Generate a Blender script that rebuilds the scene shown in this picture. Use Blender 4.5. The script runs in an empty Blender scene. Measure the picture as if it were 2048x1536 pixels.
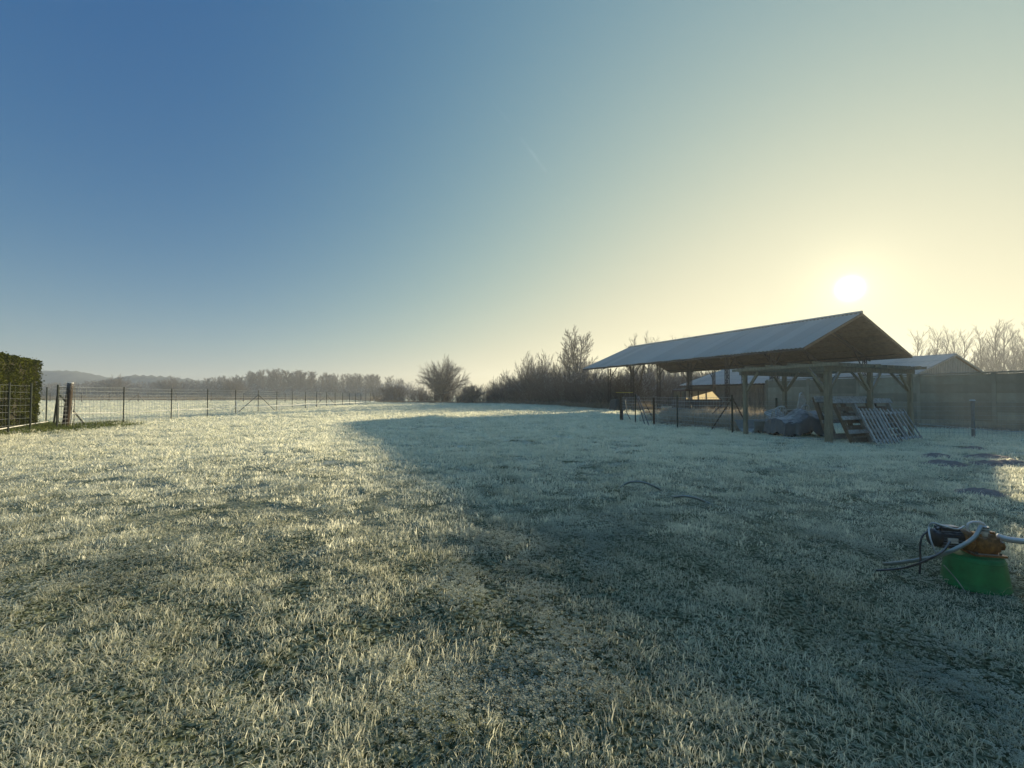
import bpy, bmesh, math, random
import numpy as np
from mathutils import Vector, Matrix
R = math.radians
random.seed(7)
rng = np.random.default_rng(11)
SC = bpy.context.scene
COL = SC.collection

# ------------------------------------------------------------------ camera
FPX, HC = 880.0, 1.4                       # focal length in photo pixels, eye height
PITCH = math.atan(24.0 / FPX)
cam = bpy.data.cameras.new('camera')
cam.sensor_width = 36.0
cam.lens = 36.0 * FPX / 2048.0
cam.clip_start = 0.05
cam.clip_end = 6000.0
camo = bpy.data.objects.new('camera', cam)
camo.location = (0, 0, HC)
camo.rotation_euler = (R(90) + PITCH, 0, 0)
COL.objects.link(camo)
SC.camera = camo

# ------------------------------------------------------------------ sky and sun
SUN_AZ, SUN_EL = R(37.7), R(11.0)          # azimuth to the right of +Y
SUNV = Vector((math.sin(SUN_AZ) * math.cos(SUN_EL), math.cos(SUN_AZ) * math.cos(SUN_EL), math.sin(SUN_EL)))
world = bpy.data.worlds.new('World')
SC.world = world
world.use_nodes = True
wn, wl = world.node_tree.nodes, world.node_tree.links
wn.clear()
w_out = wn.new('ShaderNodeOutputWorld')
w_bg = wn.new('ShaderNodeBackground')
w_bg.inputs['Strength'].default_value = 0.084
sky = wn.new('ShaderNodeTexSky')
sky.sky_type = 'NISHITA'
sky.sun_disc = False
sky.sun_elevation = SUN_EL
sky.sun_rotation = SUN_AZ
sky.altitude = 0
sky.air_density = 1.0
sky.dust_density = 1.0
sky.ozone_density = 2.0
def wmath(op, a, b=None, c=None):
    n = wn.new('ShaderNodeMath'); n.operation = op
    for i, v in enumerate((a, b, c)):
        if v is None: continue
        if isinstance(v, (int, float)): n.inputs[i].default_value = v
        else: wl.new(v, n.inputs[i])
    return n.outputs[0]
# hazy winter-morning sky: the Nishita sky, softened, under a smooth veil that follows
# the angle to the sun (forward-scattering haze) and the height above the horizon
w_gam = wn.new('ShaderNodeGamma'); w_gam.inputs['Gamma'].default_value = 0.2
wl.new(sky.outputs[0], w_gam.inputs['Color'])
w_tc = wn.new('ShaderNodeTexCoord')
w_dot = wn.new('ShaderNodeVectorMath'); w_dot.operation = 'DOT_PRODUCT'
wl.new(w_tc.outputs['Generated'], w_dot.inputs[0]); w_dot.inputs[1].default_value = SUNV
w_sep = wn.new('ShaderNodeSeparateXYZ'); wl.new(w_tc.outputs['Generated'], w_sep.inputs[0])
ang = wmath('ARCCOSINE', wmath('MINIMUM', w_dot.outputs['Value'], 0.999999))
f1 = wmath('EXPONENT', wmath('MULTIPLY', wmath('POWER', wmath('DIVIDE', wmath('SMOOTH_MIN', ang, R(72), R(12)), R(70)), 2.5), -1.0))
f2 = wmath('EXPONENT', wmath('DIVIDE', wmath('SMOOTH_MIN', wmath('MAXIMUM', w_sep.outputs[2], 0.0), 0.66, 0.12), -0.35))
f12 = wmath('MULTIPLY', f1, f2)
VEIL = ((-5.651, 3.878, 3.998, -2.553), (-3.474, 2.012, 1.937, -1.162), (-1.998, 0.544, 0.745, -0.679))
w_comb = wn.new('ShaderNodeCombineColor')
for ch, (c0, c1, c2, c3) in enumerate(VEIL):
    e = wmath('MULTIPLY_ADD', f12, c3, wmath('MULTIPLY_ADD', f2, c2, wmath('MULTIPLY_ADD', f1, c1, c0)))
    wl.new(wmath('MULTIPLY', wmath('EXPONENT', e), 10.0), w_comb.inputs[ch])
w_tint = wn.new('ShaderNodeMix'); w_tint.data_type = 'RGBA'; w_tint.blend_type = 'MULTIPLY'; w_tint.inputs[0].default_value = 1.0
wl.new(w_gam.outputs[0], w_tint.inputs[6]); wl.new(w_comb.outputs[0], w_tint.inputs[7])
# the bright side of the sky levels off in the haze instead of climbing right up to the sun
# (added fill: past a right angle from the sun the unseen sky is brightened)
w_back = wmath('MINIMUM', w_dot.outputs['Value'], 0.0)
w_fill = wmath('MULTIPLY_ADD', wmath('MULTIPLY', w_back, w_back), 1.5, 1.0)
w_sc = wn.new('ShaderNodeVectorMath'); w_sc.operation = 'SCALE'; wl.new(w_tint.outputs[2], w_sc.inputs[0]); wl.new(w_fill, w_sc.inputs['Scale'])
w_s2 = wn.new('ShaderNodeSeparateColor'); wl.new(w_sc.outputs[0], w_s2.inputs[0])
w_soft = wn.new('ShaderNodeCombineColor')
for ch, top in enumerate((5.9, 5.75, 4.3)):
    v = w_s2.outputs[ch]
    wl.new(wmath('DIVIDE', v, wmath('POWER', wmath('ADD', wmath('POWER', wmath('DIVIDE', v, top), 4.0), 1.0), 0.25)), w_soft.inputs[ch])
# the sun itself, over-bright, with its small aureole
disc = wmath('MULTIPLY', wmath('EXPONENT', wmath('MULTIPLY', wmath('POWER', wmath('DIVIDE', ang, R(.66)), 2.0), -1.0)), 70.0)
aur1 = wmath('MULTIPLY', wmath('EXPONENT', wmath('DIVIDE', ang, -R(2.0))), 4.0)
aur2 = wmath('MULTIPLY', wmath('EXPONENT', wmath('DIVIDE', ang, -R(8))), 0.4)
def wcol(val, col):
    n = wn.new('ShaderNodeMix'); n.data_type = 'RGBA'; n.blend_type = 'MIX'; n.clamp_factor = False
    wl.new(val, n.inputs[0])
    n.inputs[6].default_value = (0, 0, 0, 1); n.inputs[7].default_value = (*col, 1)
    return n.outputs[2]
def wadd(a, b):
    n = wn.new('ShaderNodeMix'); n.data_type = 'RGBA'; n.blend_type = 'ADD'; n.inputs[0].default_value = 1.0
    wl.new(a, n.inputs[6]); wl.new(b, n.inputs[7]); return n.outputs[2]
def pdir(px, py):
    x, y, z = (px - 1024) / FPX, 1.0, -(py - 768) / FPX
    c, q = math.cos(PITCH), math.sin(PITCH)
    return Vector((x, y * c - z * q, y * q + z * c)).normalized()
ta, tb_ = pdir(1025, 255), pdir(1180, 460)
tn = ta.cross(tb_).normalized(); tm_ = (ta + tb_).normalized(); tt = tn.cross(tm_).normalized()
def wdot(v):
    q = wn.new('ShaderNodeVectorMath'); q.operation = 'DOT_PRODUCT'; wl.new(w_tc.outputs['Generated'], q.inputs[0]); q.inputs[1].default_value = v
    return q.outputs['Value']
tz = wn.new('ShaderNodeTexNoise'); tz.inputs['Scale'].default_value = 26.0; tz.inputs['Detail'].default_value = 4
wl.new(w_tc.outputs['Generated'], tz.inputs['Vector'])
along = wmath('DIVIDE', wdot(tt), .14); across = wmath('DIVIDE', wmath('MULTIPLY_ADD', wmath('SUBTRACT', tz.outputs[0], .5), .008, wdot(tn)), .0030)
streak = wmath('MULTIPLY', wmath('EXPONENT', wmath('MULTIPLY', wmath('POWER', across, 2.0), -1.0)), wmath('EXPONENT', wmath('MULTIPLY', wmath('POWER', along, 4.0), -1.0)))
front = wmath('GREATER_THAN', wdot(tm_), 0.0)
streak = wmath('MULTIPLY', wmath('MULTIPLY', streak, front), wmath('MULTIPLY', wmath('MAXIMUM', wmath('SUBTRACT', tz.outputs[0], .42), 0.0), 3.2))
glow = wadd(wcol(streak, (.50, .52, .52)), wadd(wadd(wcol(disc, (1, .96, .85)), wcol(aur1, (1, .87, .50))), wcol(aur2, (1.0, .93, .66))))
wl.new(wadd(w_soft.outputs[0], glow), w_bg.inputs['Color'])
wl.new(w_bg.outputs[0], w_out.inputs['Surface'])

sun = bpy.data.lights.new('sun', 'SUN')
sun.energy = 4.6
sun.angle = R(0.55)
sun.color = (1.0, 0.82, 0.52)
suno = bpy.data.objects.new('sun', sun)
suno.rotation_euler = SUNV.to_track_quat('Z', 'Y').to_euler()
suno.location = (40, 50, 30)
COL.objects.link(suno)

SC.view_settings.view_transform = 'Standard'
SC.view_settings.look = 'None'
SC.view_settings.exposure = 0.84
SC.view_settings.gamma = 1.0
SC.view_settings.use_curve_mapping = False
SC.render.engine = 'CYCLES'
SC.cycles.max_bounces = 8
SC.cycles.diffuse_bounces = 4
SC.cycles.glossy_bounces = 2
SC.cycles.transmission_bounces = 4
SC.cycles.transparent_max_bounces = 8
SC.cycles.volume_bounces = 1
SC.cycles.use_denoising = True

# ------------------------------------------------------------------ pixel helpers (measuring only)
def ray(px, py):
    x, y, z = (px - 1024) / FPX, 1.0, -(py - 768) / FPX
    c, s = math.cos(PITCH), math.sin(PITCH)
    return Vector((x, y * c - z * s, y * s + z * c))
def G(px, py, z=0.0):
    d = ray(px, py); t = (z - HC) / d.z
    return Vector((d.x * t, d.y * t, z))
def D(px, py, Y):
    d = ray(px, py); t = Y / d.y
    return Vector((d.x * t, Y, HC + d.z * t))

# ------------------------------------------------------------------ noise
def _hash(ix, iy, s):
    h = (ix * 374761393 + iy * 668265263 + s * 1274126177) & 0x7fffffff
    h = ((h ^ (h >> 13)) * 1274126177) & 0x7fffffff
    return ((h ^ (h >> 16)) & 0xffff) / 65535.0
def vnoise(x, y, s=0):
    x = np.asarray(x, float); y = np.asarray(y, float)
    ix, iy = np.floor(x).astype(np.int64), np.floor(y).astype(np.int64)
    fx, fy = x - ix, y - iy
    fx, fy = fx * fx * (3 - 2 * fx), fy * fy * (3 - 2 * fy)
    a, b = _hash(ix, iy, s), _hash(ix + 1, iy, s)
    c, d = _hash(ix, iy + 1, s), _hash(ix + 1, iy + 1, s)
    return a + (b - a) * fx + (c - a) * fy + (a - b - c + d) * fx * fy
def ground_z(x, y):
    x = np.asarray(x, float); y = np.asarray(y, float)
    near = np.exp(-np.maximum(np.hypot(x, y) - 45, 0) / 30)
    z = (vnoise(x * .9, y * .9, 3) - .5) * .045 + (vnoise(x * 2.7, y * 2.7, 4) - .5) * .045 + (vnoise(x * .21, y * .21, 5) - .5) * .06
    return z * near
def gz(x, y): return float(ground_z(x, y))

# ------------------------------------------------------------------ mesh builder
class MB:
    def __init__(self): self.v, self.f = [], []
    def quadbox(self, c, ax, ay, az):
        c, ax, ay, az = Vector(c), Vector(ax), Vector(ay), Vector(az)
        b = len(self.v)
        for sz in (-1, 1):
            for sy in (-1, 1):
                for sx in (-1, 1):
                    self.v.append(tuple(c + ax * sx + ay * sy + az * sz))
        for q in ((0, 2, 3, 1), (4, 5, 7, 6), (0, 1, 5, 4), (2, 6, 7, 3), (0, 4, 6, 2), (1, 3, 7, 5)):
            self.f.append(tuple(b + i for i in q))
        return self
    def box(self, x0, x1, y0, y1, z0, z1):
        return self.quadbox(((x0 + x1) / 2, (y0 + y1) / 2, (z0 + z1) / 2), ((x1 - x0) / 2, 0, 0), (0, (y1 - y0) / 2, 0), (0, 0, (z1 - z0) / 2))
    def bar(self, p, q, w, t, up=(0, 0, 1)):
        p, q = Vector(p), Vector(q); d = q - p; L = d.length; d /= L
        u = Vector(up)
        if abs(d.dot(u)) > .98: u = Vector((1, 0, 0))
        s = d.cross(u).normalized(); u = s.cross(d).normalized()
        return self.quadbox((p + q) / 2, d * (L / 2), s * (w / 2), u * (t / 2))
    def tube(self, pts, rad, n=6, cap=True):
        k = len(pts); b0 = len(self.v)
        pts = [Vector(p) for p in pts]
        if isinstance(rad, (int, float)): rad = [rad] * k
        u = None
        for i in range(k):
            d = (pts[min(i + 1, k - 1)] - pts[max(i - 1, 0)])
            if d.length < 1e-9: d = Vector((0, 0, 1))
            d.normalize()
            if u is None:
                u = d.cross(Vector((0, 0, 1)) if abs(d.z) < .95 else Vector((1, 0, 0)))
            else:
                u = u - d * u.dot(d)
            if u.length < 1e-6: u = d.orthogonal()
            u.normalize(); w = d.cross(u)
            for j in range(n):
                a = 2 * math.pi * j / n
                self.v.append(tuple(pts[i] + u * (rad[i] * math.cos(a)) + w * (rad[i] * math.sin(a))))
        for i in range(k - 1):
            for j in range(n):
                a, c = b0 + i * n + j, b0 + i * n + (j + 1) % n
                self.f.append((a, c, c + n, a + n))
        if cap and n > 2:
            self.f.append(tuple(b0 + j for j in range(n))[::-1])
            self.f.append(tuple(b0 + (k - 1) * n + j for j in range(n)))
        return self
    def lathe(self, prof, n=24, c=(0, 0, 0)):
        b0 = len(self.v); k = len(prof)
        for r, z in prof:
            for j in range(n):
                a = 2 * math.pi * j / n
                self.v.append((c[0] + r * math.cos(a), c[1] + r * math.sin(a), c[2] + z))
        for i in range(k - 1):
            for j in range(n):
                a, d = b0 + i * n + j, b0 + i * n + (j + 1) % n
                self.f.append((a, d, d + n, a + n))
        self.f.append(tuple(b0 + j for j in range(n))[::-1])
        self.f.append(tuple(b0 + (k - 1) * n + j for j in range(n)))
        return self
    def poly(self, pts):
        b = len(self.v); self.v += [tuple(p) for p in pts]; self.f.append(tuple(range(b, b + len(pts)))); return self
    def prism(self, pts, off):
        """closed polygon pts extruded by off"""
        b = len(self.v); n = len(pts); off = Vector(off)
        self.v += [tuple(p) for p in pts] + [tuple(Vector(p) + off) for p in pts]
        self.f.append(tuple(range(b, b + n))[::-1]); self.f.append(tuple(range(b + n, b + 2 * n)))
        for i in range(n):
            j = (i + 1) % n
            self.f.append((b + i, b + j, b + n + j, b + n + i))
        return self
    def mesh(self, name, m=None, smooth=False):
        me = bpy.data.meshes.new(name)
        me.from_pydata(self.v, [], self.f); me.update()
        if m: me.materials.append(m)
        if smooth: me.polygons.foreach_set('use_smooth', [True] * len(me.polygons))
        return me
    def build(self, name, m, parent=None, smooth=False):
        return link(name, self.mesh(name, m, smooth), parent)
def link(name, me, parent=None, loc=None, rot=None, scale=None):
    o = bpy.data.objects.new(name, me); COL.objects.link(o)
    if parent: o.parent = parent
    if loc is not None: o.location = loc
    if rot is not None: o.rotation_euler = rot
    if scale is not None: o.scale = scale
    return o
def tag(o, label, cat=None, group=None, kind=None):
    if label: o['label'] = label
    if cat: o['category'] = cat
    if group: o['group'] = group
    if kind: o['kind'] = kind
    return o
def thing(name, label, cat, loc=(0, 0, 0), rz=0, group=None):
    o = bpy.data.objects.new(name, None); COL.objects.link(o)
    o.location = loc; o.rotation_euler = (0, 0, rz); o.empty_display_size = .3
    return tag(o, label, cat, group)

# ------------------------------------------------------------------ materials
def pm(name, col, rough=.8, var=.25, scale=6.0, bump=.15, frost=0.0, frost_n=.35, metal=0.0, col2=None, stretch=None, transl=0.0, spec=.3, fcol=(.66, .70, .74), rand=0.0):
    """plain procedural material: two-tone noise, fine relief and rime on the upward faces"""
    m = bpy.data.materials.new(name); m.use_nodes = True
    n, l = m.node_tree.nodes, m.node_tree.links
    b = n['Principled BSDF']
    tc = n.new('ShaderNodeTexCoord')
    mp = n.new('ShaderNodeMapping'); l.new(tc.outputs['Object'], mp.inputs[0])
    if stretch: mp.inputs['Scale'].default_value = stretch
    nz = n.new('ShaderNodeTexNoise'); nz.inputs['Scale'].default_value = scale; nz.inputs['Detail'].default_value = 5; nz.inputs['Roughness'].default_value = .65
    l.new(mp.outputs[0], nz.inputs['Vector'])
    rp = n.new('ShaderNodeValToRGB')
    c2 = col2 or tuple(c * (1 + var) for c in col)
    rp.color_ramp.elements[0].position = .3; rp.color_ramp.elements[1].position = .72
    rp.color_ramp.elements[0].color = (*[c * (1 - var) for c in col], 1)
    rp.color_ramp.elements[1].color = (*c2, 1)
    l.new(nz.outputs[0], rp.inputs[0])
    out = rp.outputs[0]
    if frost > 0:
        ge = n.new('ShaderNodeNewGeometry')
        sp = n.new('ShaderNodeSeparateXYZ'); l.new(ge.outputs['Normal'], sp.inputs[0])
        nf = n.new('ShaderNodeTexNoise'); nf.inputs['Scale'].default_value = scale * 2.3; nf.inputs['Detail'].default_value = 4
        l.new(tc.outputs['Object'], nf.inputs['Vector'])
        ad = n.new('ShaderNodeMath'); ad.operation = 'MULTIPLY_ADD'; l.new(nf.outputs[0], ad.inputs[0]); ad.inputs[1].default_value = .9; l.new(sp.outputs[2], ad.inputs[2])
        mr = n.new('ShaderNodeMapRange'); mr.interpolation_type = 'SMOOTHSTEP'
        mr.inputs['From Min'].default_value = frost_n; mr.inputs['From Max'].default_value = frost_n + .75
        mr.inputs['To Max'].default_value = frost
        l.new(ad.outputs[0], mr.inputs['Value'])
        mx = n.new('ShaderNodeMix'); mx.data_type = 'RGBA'
        l.new(mr.outputs[0], mx.inputs[0]); l.new(out, mx.inputs[6]); mx.inputs[7].default_value = (*fcol, 1)
        out = mx.outputs[2]
    if rand:
        oi = n.new('ShaderNodeObjectInfo'); mr2 = n.new('ShaderNodeMapRange')
        mr2.inputs['To Min'].default_value = 1 - rand; mr2.inputs['To Max'].default_value = 1 + rand
        l.new(oi.outputs['Random'], mr2.inputs['Value'])
        vm = n.new('ShaderNodeVectorMath'); vm.operation = 'SCALE'; l.new(out, vm.inputs[0]); l.new(mr2.outputs[0], vm.inputs['Scale'])
        out = vm.outputs[0]
    l.new(out, b.inputs['Base Color'])
    b.inputs['Roughness'].default_value = rough
    b.inputs['Metallic'].default_value = metal
    b.inputs['Specular IOR Level'].default_value = spec
    if bump:
        bp = n.new('ShaderNodeBump'); bp.inputs['Strength'].default_value = bump; bp.inputs['Distance'].default_value = .02
        l.new(nz.outputs[0], bp.inputs['Height']); l.new(bp.outputs[0], b.inputs['Normal'])
    if transl:
        tr = n.new('ShaderNodeBsdfTranslucent'); l.new(out, tr.inputs[0])
        ms = n.new('ShaderNodeMixShader'); ms.inputs[0].default_value = transl
        l.new(b.outputs[0], ms.inputs[1]); l.new(tr.outputs[0], ms.inputs[2])
        l.new(ms.outputs[0], n['Material Output'].inputs['Surface'])
    return m
def frost_plant(name, green, frost, dry, transl=.35, patch=1.2):
    """blade material: point attribute 'frost' 0..1 says how far the rime has grown on it"""
    m = bpy.data.materials.new(name); m.use_nodes = True
    n, l = m.node_tree.nodes, m.node_tree.links
    b = n['Principled BSDF']; b.inputs['Roughness'].default_value = .75; b.inputs['Specular IOR Level'].default_value = .15
    at = n.new('ShaderNodeAttribute'); at.attribute_name = 'frost'
    ge = n.new('ShaderNodeNewGeometry')
    nz = n.new('ShaderNodeTexNoise'); nz.inputs['Scale'].default_value = patch; nz.inputs['Detail'].default_value = 3
    l.new(ge.outputs['Position'], nz.inputs['Vector'])
    oi = n.new('ShaderNodeObjectInfo')
    mg = n.new('ShaderNodeMix'); mg.data_type = 'RGBA'
    l.new(oi.outputs['Random'], mg.inputs[0]); mg.inputs[6].default_value = (*green, 1); mg.inputs[7].default_value = (*dry, 1)
    ma = n.new('ShaderNodeMath'); ma.operation = 'MULTIPLY_ADD'
    l.new(nz.outputs[0], ma.inputs[0]); ma.inputs[1].default_value = .7; ma.inputs[2].default_value = -.33
    mb = n.new('ShaderNodeMath'); mb.operation = 'ADD'; mb.use_clamp = True
    l.new(ma.outputs[0], mb.inputs[0]); l.new(at.outputs['Fac'], mb.inputs[1])
    mx = n.new('ShaderNodeMix'); mx.data_type = 'RGBA'
    l.new(mb.outputs[0], mx.inputs[0]); l.new(mg.outputs[2], mx.inputs[6]); mx.inputs[7].default_value = (*frost, 1)
    l.new(mx.outputs[2], b.inputs['Base Color'])
    tr = n.new('ShaderNodeBsdfTranslucent'); l.new(mx.outputs[2], tr.inputs[0])
    ms = n.new('ShaderNodeMixShader'); ms.inputs[0].default_value = transl
    l.new(b.outputs[0], ms.inputs[1]); l.new(tr.outputs[0], ms.inputs[2])
    l.new(ms.outputs[0], n['Material Output'].inputs['Surface'])
    return m
M = {}
M['soil'] = pm('soil', (.040, .042, .024), .95, .5, 3.5, .4, col2=(.15, .165, .12))
M['frostfield'] = pm('frosted_turf', (.13, .155, .105), .95, .35, 1.4, .5, col2=(.42, .45, .38))
M['grass'] = frost_plant('frosted_grass', (.06, .10, .03), (.97, .975, .82), (.22, .215, .10), transl=.66)
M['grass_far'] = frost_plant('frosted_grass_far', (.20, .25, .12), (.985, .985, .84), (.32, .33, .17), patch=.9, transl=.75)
M['clover'] = frost_plant('frosted_clover', (.05, .09, .035), (.94, .96, .81), (.08, .11, .045), transl=.5)
M['greengrass'] = frost_plant('unfrosted_grass', (.075, .13, .022), (.32, .38, .14), (.12, .13, .03), patch=2.5)
M['reed'] = frost_plant('dry_reed', (.22, .16, .085), (.55, .50, .42), (.30, .22, .12))
M['weed'] = frost_plant('dry_weed', (.15, .10, .05), (.66, .58, .46), (.10, .075, .045))
M['bark'] = pm('bark', (.085, .070, .058), .9, .3, 8, .2)
M['twig'] = pm('twig', (.16, .13, .11), .9, .3, 3, 0, frost=.35, frost_n=.5)
M['scrub'] = pm('scrub_twig', (.095, .080, .072), .9, .35, 3, 0, frost=.75, frost_n=.55)
M['evergreen'] = pm('hedge_leaf', (.028, .050, .003), .8, .5, 2.2, 0, col2=(.105, .12, .006), transl=.25, spec=.1)
M['hedgecore'] = pm('hedge_stems', (.035, .032, .018), .95, .4, 5, .2)
M['roofsheet'] = pm('frosted_roof_sheet', (.22, .21, .19), .7, .25, 1.6, .1, frost=.75, frost_n=.25, fcol=(.62, .57, .51), rand=.10)
M['underroof'] = pm('roof_timber', (.16, .12, .08), .9, .3, 4, .1)
M['steel'] = pm('dark_steel', (.055, .048, .042), .6, .4, 8, .1)
M['cladding'] = pm('grey_cladding', (.22, .23, .22), .7, .2, 2, .05)
M['block'] = pm('concrete_panel', (.29, .26, .20), .9, .30, 1.3, .3, frost=.7, frost_n=.75, rand=.2, stretch=(1, 1, .5))
M['wood'] = pm('pergola_timber', (.23, .205, .145), .85, .3, 5, .25, frost=.85, frost_n=.75, stretch=(3, 3, .6), rand=.12)
M['greywood'] = pm('weathered_wood', (.27, .26, .235), .9, .35, 6, .3, frost=.85, frost_n=.6, rand=.2)
M['brownwood'] = pm('brown_wood', (.13, .10, .07), .9, .35, 6, .3, frost=.6, frost_n=.8)
M['post'] = pm('fence_post_paint', (.022, .035, .028), .55, .3, 9, .05, frost=.6, frost_n=.8)
M['wire'] = pm('frosted_wire', (.34, .36, .35), .6, .2, 6, 0, frost=.7, frost_n=.3)
M['darkwire'] = pm('green_wire', (.16, .19, .17), .6, .25, 6, 0, frost=.7, frost_n=.4)
M['darkpost'] = pm('creosoted_post', (.055, .040, .028), .9, .4, 10, .3, frost=.9, frost_n=.85)
M['metalpost'] = pm('galvanised_post', (.13, .16, .17), .5, .2, 8, .03, frost=.5, frost_n=.9)
M['white'] = pm('white_plastic', (.78, .78, .74), .5, .08, 6, 0)
M['bin'] = pm('composter_plastic', (.018, .035, .045), .5, .3, 5, .05, frost=.4, frost_n=.8)
M['tarp'] = pm('grey_tarpaulin', (.11, .125, .135), .45, .25, 3, .15, frost=.85, frost_n=.95)
M['tarpmark'] = pm('tarpaulin_lettering', (.62, .62, .60), .6, .15, 20, 0)
M['hull'] = pm('grey_hull', (.26, .29, .30), .5, .2, 4, .08, frost=.6, frost_n=.8)
M['blackrubber'] = pm('black_rubber', (.02, .02, .02), .7, .3, 8, .1, frost=.3, frost_n=.9)
M['frame'] = pm('enamelled_tube', (.48, .45, .42), .5, .3, 8, .05, frost=.85, frost_n=.6)
M['rust'] = pm('rusty_cast_iron', (.14, .06, .025), .8, .6, 14, .5, col2=(.36, .17, .05), frost=.45, frost_n=1.0)
M['motor'] = pm('black_motor_casing', (.022, .022, .024), .45, .3, 10, .1, frost=.75, frost_n=.95)
M['hose'] = pm('grey_green_hose', (.12, .15, .13), .6, .25, 8, .05, frost=.5, frost_n=.6)
M['palehose'] = pm('frosted_hose', (.24, .26, .26), .6, .2, 8, .1, frost=.8, frost_n=.4)
M['cable'] = pm('black_cable', (.018, .02, .02), .6, .2, 8, 0, frost=.4, frost_n=.8)
M['tub'] = pm('green_plastic_tub', (.004, .13, .036), .5, .3, 9, .10, transl=.0, spec=.25, col2=(.012, .21, .06))
M['vanpaint'] = pm('van_paint', (.10, .085, .08), .45, .2, 3, 0)
M['vanroof'] = pm('van_roof', (.14, .09, .065), .6, .25, 3, .1, frost=.4, frost_n=.7)
M['yellow'] = pm('yellow_bar_paint', (.50, .36, .06), .6, .2, 6, 0)
M['mole'] = pm('bare_earth', (.075, .045, .034), .95, .45, 9, .6, frost=.25, frost_n=.8)
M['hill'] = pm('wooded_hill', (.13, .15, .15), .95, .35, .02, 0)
gm = bpy.data.materials.new('window_glass'); gm.use_nodes = True
_n, _l = gm.node_tree.nodes, gm.node_tree.links
_t = _n.new('ShaderNodeBsdfTransparent'); _t.inputs[0].default_value = (.86, .84, .76, 1)
_g = _n.new('ShaderNodeBsdfGlossy'); _g.inputs['Roughness'].default_value = .05
_m = _n.new('ShaderNodeMixShader'); _m.inputs[0].default_value = .12
_l.new(_t.outputs[0], _m.inputs[1]); _l.new(_g.outputs[0], _m.inputs[2]); _l.new(_m.outputs[0], _n['Material Output'].inputs['Surface'])
M['glass'] = gm
fg = bpy.data.materials.new('rimed_window_glass'); fg.use_nodes = True
_n, _l = fg.node_tree.nodes, fg.node_tree.links
_t = _n.new('ShaderNodeBsdfTranslucent'); _t.inputs[0].default_value = (.9, .86, .74, 1)
_g = _n.new('ShaderNodeBsdfTransparent')
_m = _n.new('ShaderNodeMixShader'); _m.inputs[0].default_value = .25
_l.new(_t.outputs[0], _m.inputs[1]); _l.new(_g.outputs[0], _m.inputs[2]); _l.new(_m.outputs[0], _n['Material Output'].inputs['Surface'])
M['frostglass'] = fg

# ------------------------------------------------------------------ scattering (one object, real meshes at points)
def instancer(name, pts, rots, scls, idx, coll, label, kind='stuff', cat=None):
    me = bpy.data.meshes.new(name)
    me.vertices.add(len(pts)); me.vertices.foreach_set('co', np.asarray(pts, np.float32).ravel())
    for an, ty, dat, key in (('rot', 'FLOAT_VECTOR', rots, 'vector'), ('scl', 'FLOAT_VECTOR', scls, 'vector'), ('pick', 'INT', idx, 'value')):
        a = me.attributes.new(an, ty, 'POINT')
        a.data.foreach_set(key, np.asarray(dat, np.int32 if ty == 'INT' else np.float32).ravel())
    me.update()
    o = link(name, me)
    ng = bpy.data.node_groups.new(name + '_scatter', 'GeometryNodeTree')
    ng.interface.new_socket('Geometry', in_out='INPUT', socket_type='NodeSocketGeometry')
    ng.interface.new_socket('Geometry', in_out='OUTPUT', socket_type='NodeSocketGeometry')
    n, l = ng.nodes, ng.links
    gi, go = n.new('NodeGroupInput'), n.new('NodeGroupOutput')
    ci = n.new('GeometryNodeCollectionInfo'); ci.inputs[0].default_value = coll
    ci.inputs['Separate Children'].default_value = True; ci.inputs['Reset Children'].default_value = True
    ip = n.new('GeometryNodeInstanceOnPoints'); ip.inputs['Pick Instance'].default_value = True
    def na(nm, ty):
        a = n.new('GeometryNodeInputNamedAttribute'); a.data_type = ty; a.inputs['Name'].default_value = nm
        return [s for s in a.outputs if s.enabled][0]
    l.new(gi.outputs[0], ip.inputs['Points']); l.new(ci.outputs[0], ip.inputs['Instance'])
    l.new(na('pick', 'INT'), ip.inputs['Instance Index'])
    e2r = n.new('FunctionNodeEulerToRotation'); l.new(na('rot', 'FLOAT_VECTOR'), e2r.inputs[0])
    l.new(e2r.outputs[0], ip.inputs['Rotation'])
    l.new(na('scl', 'FLOAT_VECTOR'), ip.inputs['Scale'])
    l.new(ip.outputs[0], go.inputs[0])
    md = o.modifiers.new('scatter', 'NODES'); md.node_group = ng
    tag(o, label, cat, None, kind)
    return o
def source_collection(name, meshes):
    c = bpy.data.collections.new(name)
    for i, me in enumerate(meshes):
        o = bpy.data.objects.new('%s_%02d' % (name, i), me); c.objects.link(o)
    return c
def attr_mesh(name, v, f, frost, m):
    me = bpy.data.meshes.new(name); me.from_pydata(v, [], f); me.update()
    a = me.attributes.new('frost', 'FLOAT', 'POINT'); a.data.foreach_set('value', np.asarray(frost, np.float32))
    me.materials.append(m)
    return me

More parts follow.
